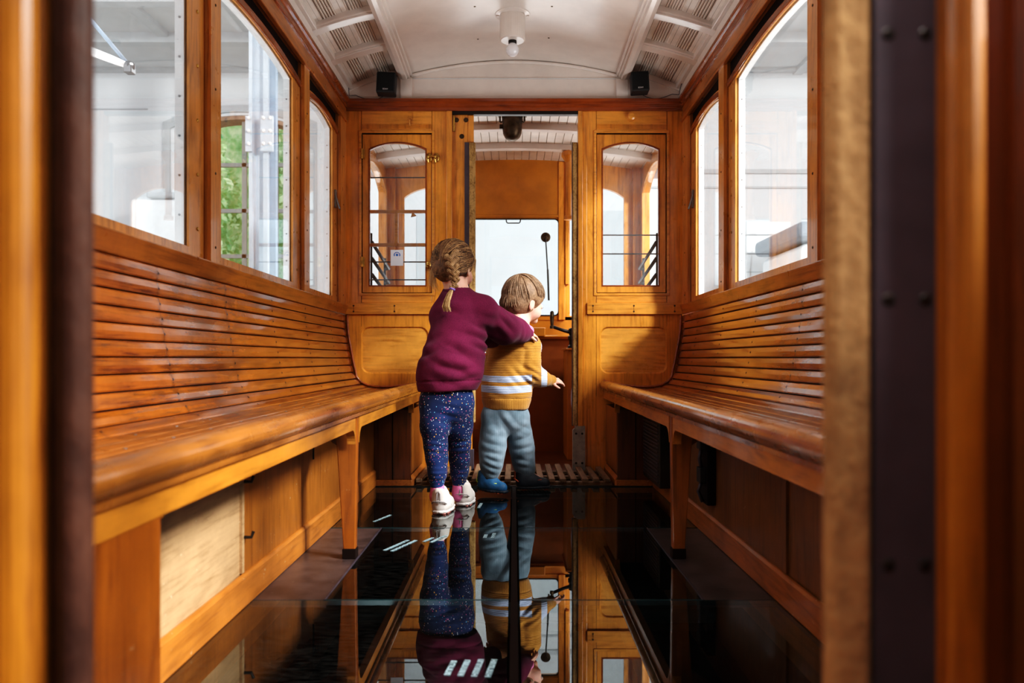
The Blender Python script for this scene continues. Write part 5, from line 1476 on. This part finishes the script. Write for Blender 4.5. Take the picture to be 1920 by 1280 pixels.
for i in range(620):
    th = rnd.uniform(-2.5, 2.5)         # around the hairline, 0 = forehead
    st = (math.sin(th)*1.0, math.cos(th)*.62+.10, .30-.42*(abs(th)/2.5)**1.2+rnd.uniform(-.1, .95)*(1 if abs(th) < 1.7 else .35))
    e = (math.copysign(rnd.uniform(.02, .20), math.sin(th))-.03, -1.0, rnd.uniform(-.62, .22)-(.2 if abs(th) > 1.7 else 0))
    p = headpath(HC, RG, np.array(RAD)+rnd.uniform(.0005, .0035), st, e, 12, rnd.uniform(-.005, .02))
    paths.append((p, rnd.gauss(0, .16)))
for i in range(240):      # below: swept from behind the ears in towards the plait
    q = rnd.choice((-1, 1)); st = (q*rnd.uniform(.75, 1), rnd.uniform(-.35, .2), rnd.uniform(-.55, .0)); e = (q*.12-.03, -1.0, rnd.uniform(-.95, -.35))
    paths.append((headpath(HC, RG, np.array(RAD)+rnd.uniform(.0003, .003), st, e, 10, 0), rnd.gauss(-.03, .15)))
strands('hair_strands', M['hair_g'], cap, paths, .0013)
# wisps at the left temple and the ears
paths = []
for i in range(46):
    o_ = np.array([rnd.gauss(0, .006), rnd.gauss(0, .006), 0])
    p0 = A(818+rnd.uniform(-3, 3), 486+rnd.uniform(-10, 10), 3.25); p1 = A(811+rnd.uniform(-4, 4), 510, 3.25)+o_; p2 = A(813+rnd.uniform(-6, 7), 530+rnd.uniform(-4, 8), 3.24)+o_*1.3; p3 = A(820+rnd.uniform(-8, 5), 541+rnd.uniform(-5, 8), 3.23)+o_*1.6
    paths.append(([p0, (p0+p1)/2, p1, p2, p3], rnd.gauss(.15, .08)))
strands('loose_wisps', M['hair_tip'], cap, paths, .0007); paths = []
for i in range(26):
    p0 = A(883+rnd.uniform(-4, 2), 470+rnd.uniform(-8, 8), 3.24); p1 = A(892+rnd.uniform(-2, 1), 488, 3.25); p2 = A(890+rnd.uniform(-3, 2), 506+rnd.uniform(-6, 9), 3.25)
    paths.append(([p0, p1, p2], rnd.gauss(.12, .08)))
strands('loose_wisps', M['hair_tip'], cap, paths, .0007)
def braid(name, ctrl, w0, w1, n, mat):
    P = [np.array(c) for c in ctrl]; B = Blob()
    seg = len(P)-1
    for i in range(n):
        t = i/(n-1)*seg; k = min(int(t), seg-1); f = t-k
        c = P[k]*(1-f)+P[k+1]*f; d = P[k+1]-P[k]; d /= np.linalg.norm(d); out = np.array([0, -1., 0]); sd = np.cross(d, out); sd /= np.linalg.norm(sd)
        w = w0+(w1-w0)*i/(n-1); q = 1 if i % 2 else -1
        a = c+sd*q*w*.72-d*w*.35; b = c-sd*q*w*.10+d*w*.55+out*w*.28
        B.cone(a, b, w*.50, w*.34, w*.10)
    return B
ctrl = [A(846, 478, 3.104), A(848, 496, 3.092), A(851, 513, 3.094), A(854, 528, 3.102), A(849, 541, 3.102)]
def bd(V, N): return .0008*np.sin(V[:, 0]*900+V[:, 2]*900)+.0008*np.sin(V[:, 0]*900-V[:, 2]*850)
br = braid('plait', ctrl, .0265, .0135, 12, M['hair_plait']).build('plait', M['hair_plait'], cap, .0018, bd)
m = MB().lathe(A(848, 542, 3.104), [(.006, -.006), (.0115, -.004), (.0125, 0), (.0115, .004), (.006, .006)], tuple(A(846, 546, 3.112)-A(849, 538, 3.115)), 16); m.build('hair_tie', M['lilac'], cap, smooth=True)
paths = []
for i in range(150):
    a = rnd.uniform(0, 2*PI); r = rnd.random()**.5; ox, oy = r*math.cos(a), r*math.sin(a)
    e = rnd.uniform(-4, 6)
    p = [A(848+ox*2, 541, 3.104+oy*.005), A(843+ox*5, 551, 3.092+oy*.008), A(838.5+ox*6, 563, 3.092+oy*.009), A(836+ox*5.5+ox*abs(ox)*2, 574, 3.088+oy*.007), A(838+ox*7+e*.3, 583+rnd.uniform(-5, 2), 3.088+oy*.005)]
    paths.append((p, rnd.gauss(-.04, .15)))
strands('ponytail_end', M['hair_tip'], cap, paths, .0016)

# ================================================================== the boy
boy = empty('person', (-.02, 3.56, 0), 'toddler boy in a mustard knitted jumper with pale blue stripes and grey-blue corduroy trousers', 'person')
BH = A(983, 563, 3.55); RB = frame(.95, .30, .06)
bn = A(972, 612, 3.52); bhip = A(948, 752, 3.57)
BRS, BRE, BRW = A(996, 652, 3.54), A(1000, 700, 3.53), A(1036, 713, 3.60)
BLS, BLE, BLW = A(934, 650, 3.60), A(925, 700, 3.66), A(945, 722, 3.74)
B = Blob()
head_shapes(B, BH, RB, 1.0, bn)
B.chain([(bn, .042), (A(966, 640, 3.54), .066), (A(955, 700, 3.56), .074), (bhip, .074)], .03, ((.3, 1, 0), .78))
B.chain([(BRS, .030), (BRE, .026), (BRW, .019)], .02); B.chain([(BLS, .030), (BLE, .026), (BLW, .019)], .02)
BLK, BLA = A(924, 828, 3.53), A(917, 896, 3.505); BRK, BRA = A(976, 828, 3.61), A(984, 886, 3.655)
B.chain([(A(928, 768, 3.56), .050), (BLK, .036), (BLA, .018)], .02); B.chain([(A(968, 768, 3.59), .050), (BRK, .036), (BRA, .018)], .02)
B.cone(BLA, BLA+np.array([.05, -.02, -.03]), .018, .016, .006); B.cone(BRA, BRA+np.array([.06, .01, -.03]), .018, .016, .006)
hand_shapes(B, A(1031, 713, 3.595), (.08, .03, -.004), (.1, -.55, .8), .090, 1, [.40, .52, .62, .75], .20)
hand_shapes(B, BLW, (.02, .06, 0), (0, 0, 1), .082, -1, .5)
B.build('body', M['skin_b'], boy, .0028)
# jumper
B = Blob(); FB = ((.25, 1, 0), .80)
B.chain([(A(966, 632, 3.545), .070), (A(962, 655, 3.545), .092), (A(954, 695, 3.555), .104), (A(950, 730, 3.56), .109), (A(949, 744, 3.56), .107)], .03, FB)
B.cone(A(972, 616, 3.525), A(968, 640, 3.54), .048, .072, .03)
B.cone(A(975, 632, 3.535), A(994, 648, 3.54), .044, .050, .03); B.cone(A(955, 630, 3.56), A(937, 646, 3.585), .044, .050, .03)
B.chain([(A(991, 652, 3.535), .047), (A(994, 678, 3.525), .045), (A(994, 697, 3.525), .045), (A(1010, 707, 3.555), .039), (A(1021, 711, 3.575), .035)], .022)
B.cone(A(1022, 711, 3.578), A(1033, 713.5, 3.6), .029, .027, .006)
B.chain([(BLS, .050), (BLE, .048), (A(940, 718, 3.72), .034)], .02)
B.cone(A(949, 748, 3.56), A(949, 758, 3.56), .106, .098, .012, FB)
B.cut(A(949, 768, 3.56), (.0, 0, -1), .012)
B.ell(A(972, 606, 3.525), (.044, .042, .022), None, .010, sub=True)
bf = [(A(975, 700, 3.47), .10, (.75, 0, .7), .034, .0050, .4), (A(1000, 705, 3.49), .07, (.4, .2, 1), .022, .0055, 1.3), (A(985, 665, 3.48), .07, (1, 0, -.25), .034, .0045, .2), (A(940, 735, 3.48), .11, (.2, 0, 1), .05, .0030, 1.0), (A(930, 680, 3.5), .09, (.6, 0, 1), .046, .0035, 2.2)]
jm = B.build('jumper', M['knit'], boy, .0038, lambda V, N: fold(V, N, bf)+lump(V, 46, .0020)+.0009*np.sin(V[:, 2]*1150)*(V[:, 2] > .60)-np.where(np.abs(V[:, 2]-.424) < .0025, .0022, 0))
m = MB(); pts = []
for i in range(25):
    a = 2*PI*i/24; q = A(972, 611, 3.525)+np.array([.048*math.cos(a), .044*math.sin(a), .010*math.sin(a)-.004*math.cos(a)]); pts.append(q)
m.tube(pts, .008, 8, False); m.build('neckband', M['knit'], jm, smooth=True)
# trousers
B = Blob()
B.cone(A(949, 755, 3.565), A(947, 776, 3.565), .093, .096, .03, ((.2, 1, 0), .84))
B.chain([(A(925, 782, 3.555), .056), (A(925, 815, 3.54), .055), (A(924, 838, 3.53), .056), (A(922, 858, 3.52), .052), (A(921, 874, 3.512), .047), (A(920, 889, 3.508), .036)], .02)
B.chain([(A(970, 782, 3.58), .056), (A(974, 815, 3.60), .055), (A(978, 838, 3.615), .053), (A(981, 860, 3.63), .050), (A(983.5, 876, 3.645), .047), (A(984.5, 889, 3.65), .039)], .02)
B.cut(A(950, 899, 3.6), (0, 0, -1), .006) if False else None
tf = [(A(922, 830, 3.46), .11, (.25, 0, 1), .036, .0060, .3), (A(924, 872, 3.46), .08, (.3, 0, 1), .026, .0065, 1.1), (A(980, 835, 3.55), .11, (-.3, 0, 1), .036, .0060, .9), (A(985, 872, 3.58), .08, (.2, 0, 1), .026, .0060, 2.0), (A(948, 790, 3.48), .10, (.8, 0, .5), .040, .0050, .5), (A(992, 800, 3.52), .08, (.3, 0, 1), .03, .0040, .5)]
B.build('trousers', M['cord'], boy, .0038, lambda V, N: fold(V, N, tf)+lump(V, 42, .0030, .7))
# shoes: the left one side-on with its toes towards the viewer's right, the right one stepping right
S = Blob(); S.cone(BLA+np.array([0, 0, .02]), BLA+np.array([.0, 0, -.03]), .026, .028, .01); S.cone(BLA+np.array([0, 0, -.02]), BLA+np.array([.03, -.01, -.035]), .026, .024, .01); S.build('sock', M['lace'], boy, .004)
S = Blob(); S.cone(BRA+np.array([0, 0, .02]), BRA+np.array([.0, 0, -.03]), .026, .028, .01); S.cone(BRA+np.array([0, 0, -.02]), BRA+np.array([.03, .01, -.035]), .026, .024, .01); S.build('sock', M['lace'], boy, .004)
shoe(boy, A(899, 919, 3.53)+np.array([0, 0, .004]), 2.05, .06, .138, .066, M['shoe_n'], M['shoe_d'], M['sole_o'], 'left', trim=M['lime'])
shoe(boy, A(969, 916, 3.63), 1.42, 0, .158, .066, M['shoe_d'], M['shoe_d'], M['lace'], 'right', trim=M['sole_o'])
# hair: short, brushed forward from the crown
HB = BH+RB @ np.array([0, -.012, .018]); RBD = (.0815, .0965, .0925)
B = Blob(); B.ell(HB, RBD, RB, .01)
B.ell(HB+RB @ np.array([0, -.035, -.050]), (.064, .058, .052), RB, .03)
B.ell(BH+RB @ np.array([0, .078, -.048]), (.085, .066, .078), RB, .012, sub=True)
B.ell(BH+RB @ np.array([0, .0, -.128]), (.11, .11, .052), RB, .012, sub=True)
for q in (-1, 1): B.ell(BH+RB @ np.array([q*.082, .008, -.034]), (.024, .030, .036), RB, .006, sub=True)
hb = B.build('hair', M['hair_b'], boy, .0036, lambda V, N: lump(V, 70, .0016)+.0012*np.abs(np.sin(((V-HB) @ RB)[:, 0]*160)))
LOW[:] = [(np.array([0, -.035, -.050]), (.064, .058, .052)), RBD[0]]
rnd = random.Random(5); paths = []
for i in range(1500):
    th = rnd.uniform(-PI, PI); e0 = rnd.uniform(.0, 1.25)
    crown = np.array([.05, -.55, .85])
    d = np.array([math.sin(th), math.cos(th), 0])
    def dirn(e):
        v = crown*(1-e)+np.array([d[0]*1.0, d[1]*.9, -.78 if d[1] < .2 else .18])*e; return v
    st, en = dirn(e0*.75), dirn(min(1.12, e0*.75+rnd.uniform(.3, .5)))
    en = en+np.array([.06, .05, 0])*rnd.uniform(-.5, 1)
    ex = rnd.uniform(.0005, .004)
    p = headpath(HB, RB, np.array(RBD)+ex, st, en, 8, rnd.uniform(0, .03))
    q_ = (np.array(p[-1])-BH) @ RB
    if q_[1] > .035 and q_[2] < .030: continue
    if abs(q_[0]) > .06 and -.02 < q_[1] < .045 and q_[2] < .0: continue
    if q_[2] < -.082: continue
    paths.append((p, rnd.gauss(0, .12)))
strands('hair_strands', M['hair_b'], hb, paths, .0016)
# eyes
for (root, C, R, s) in ((girl, GH, RG, .98), (boy, BH, RB, 1.0)):
    for q in (-1, 1):
        c = C+R @ np.array([q*.030, .0745, -.005])*s
        e = MB().ball(c, .0105*s, 16, 10).build('eye', M['paper'], root, smooth=True)
        MB().lathe(c+R @ np.array([0, .0098, 0])*s, [(.0052, 0), (.005, .0008), (.002, .0014)], tuple(R[:, 1]), 16).build('iris', M['darkwood'], e)

# ------------------------------------------------------------------ light and camera
wd = bpy.data.worlds.new('Depot daylight'); SC.world = wd; wd.use_nodes = True
bg = wd.node_tree.nodes['Background']; bg.inputs[0].default_value = (.93, .965, 1.0, 1); bg.inputs[1].default_value = .85
def lamp(name, typ, loc, target, energy, color=(1, 1, 1), **kw):
    l = bpy.data.lights.new(name, typ); l.energy = energy; l.color = color
    for k_, v_ in kw.items(): setattr(l, k_, v_)
    o = bpy.data.objects.new(name, l); COL.objects.link(o); o.location = loc
    d_ = Vector(target)-Vector(loc); o.rotation_euler = d_.to_track_quat('-Z', 'Y').to_euler()
    return o
lamp('sun', 'SUN', (4, 1, 4), (3, 1.42, 3.1), 4.0, (1, .96, .9), angle=.13)
lamp('depot_skylight_key', 'AREA', (4.2, -.5, 3.7), (.2, 4.0, .9), 700, (1, .975, .93), shape='RECTANGLE', size=.5, size_y=.8)
lamp('side_fill', 'AREA', (4.0, 1.9, 3.6), (0, 2.4, .5), 120, (1, .975, .93), shape='RECTANGLE', size=.5, size_y=.9)  # unseen lamp added to light the lower left wall the key misses
lamp('right_window_fill', 'AREA', (3.3, 1.0, 3.1), (0, 3.0, .9), 150, (1, .98, .96), shape='RECTANGLE', size=1.6, size_y=4.0)  # unseen broad lamp added as fill through the right windows
lamp('left_window_fill', 'AREA', (-3.4, .8, 2.9), (0, 3.2, 1.1), 60, (.95, .98, 1), shape='RECTANGLE', size=2.0, size_y=4.0)  # weaker unseen lamp added as fill through the left windows
for s in (-1, 1):
    lamp('ceiling_fill', 'AREA', (s*2.4, 2.4, -.25), (s*.3, 2.5, 2.1), 200 if s > 0 else 150, (1, .97, .95), shape='RECTANGLE', size=1.8, size_y=3.4)  # unseen low lamps added to brighten the carriage ceiling through the windows
lamp('jamb_fill', 'AREA', (0, .05, 2.05), (0, .54, 1.25), 4.2, (1, .97, .93), shape='RECTANGLE', size=.7, size_y=.2, spread=1.2)  # invented lamp that brightens the foreground door jambs
lamp('pit_fill', 'AREA', (-.45, .9, -.34), (-.3, 1.6, -.5), 3, (.8, .95, 1), shape='RECTANGLE', size=.3, size_y=.3)  # faint lamp added to bring out the pipes under the glass
lamp('cab_ceiling_fill', 'AREA', (0, 6.9, .1), (0, 4.7, 1.9), 90, (1, .98, .96), shape='RECTANGLE', size=2.6, size_y=.8)  # unseen low lamp added to brighten the cab ceiling through the windscreen
lamp('cab_fill', 'AREA', (0, 7.6, 3.4), (0, 4.6, .9), 60, (.97, .99, 1), shape='RECTANGLE', size=3, size_y=1.2)  # unseen lamp added to stand in for daylight entering the cab
for s in (-1, 1): lamp('end_wall_fill', 'AREA', (s*4.6, 5.7, 3.6), (s*4.2, 9, 1.6), 54, (1, 1, 1), shape='RECTANGLE', size=4.5, size_y=.8)  # unseen lamp pair added to whiten the depot end wall

cam = bpy.data.cameras.new('Camera'); co = bpy.data.objects.new('Camera', cam); COL.objects.link(co)
co.location = (0, 0, CAMZ); co.rotation_euler = (PI/2, 0, 0)
cam.lens = 28; cam.sensor_width = 36; cam.sensor_fit = 'HORIZONTAL'
cam.shift_x = -4/1920; cam.shift_y = 32/1920; cam.clip_start = .01; cam.clip_end = 100
cam.dof.use_dof = True; cam.dof.focus_distance = 3.4; cam.dof.aperture_fstop = 3.8
SC.camera = co
SC.view_settings.view_transform = 'Standard'; SC.view_settings.look = 'None'; SC.view_settings.exposure = -0.1
SC.view_settings.use_curve_mapping = True
cm = SC.view_settings.curve_mapping; cv = cm.curves[3]
for x_, y_ in ((.04, .023), (.14, .122), (.38, .40), (.70, .735)): cv.points.new(x_, y_)
cm.update()
cy = SC.cycles
cy.max_bounces = 10; cy.diffuse_bounces = 5; cy.glossy_bounces = 5; cy.transparent_max_bounces = 16; cy.transmission_bounces = 6
cy.caustics_reflective = False; cy.caustics_refractive = False; cy.sample_clamp_indirect = 6; cy.use_denoising = True
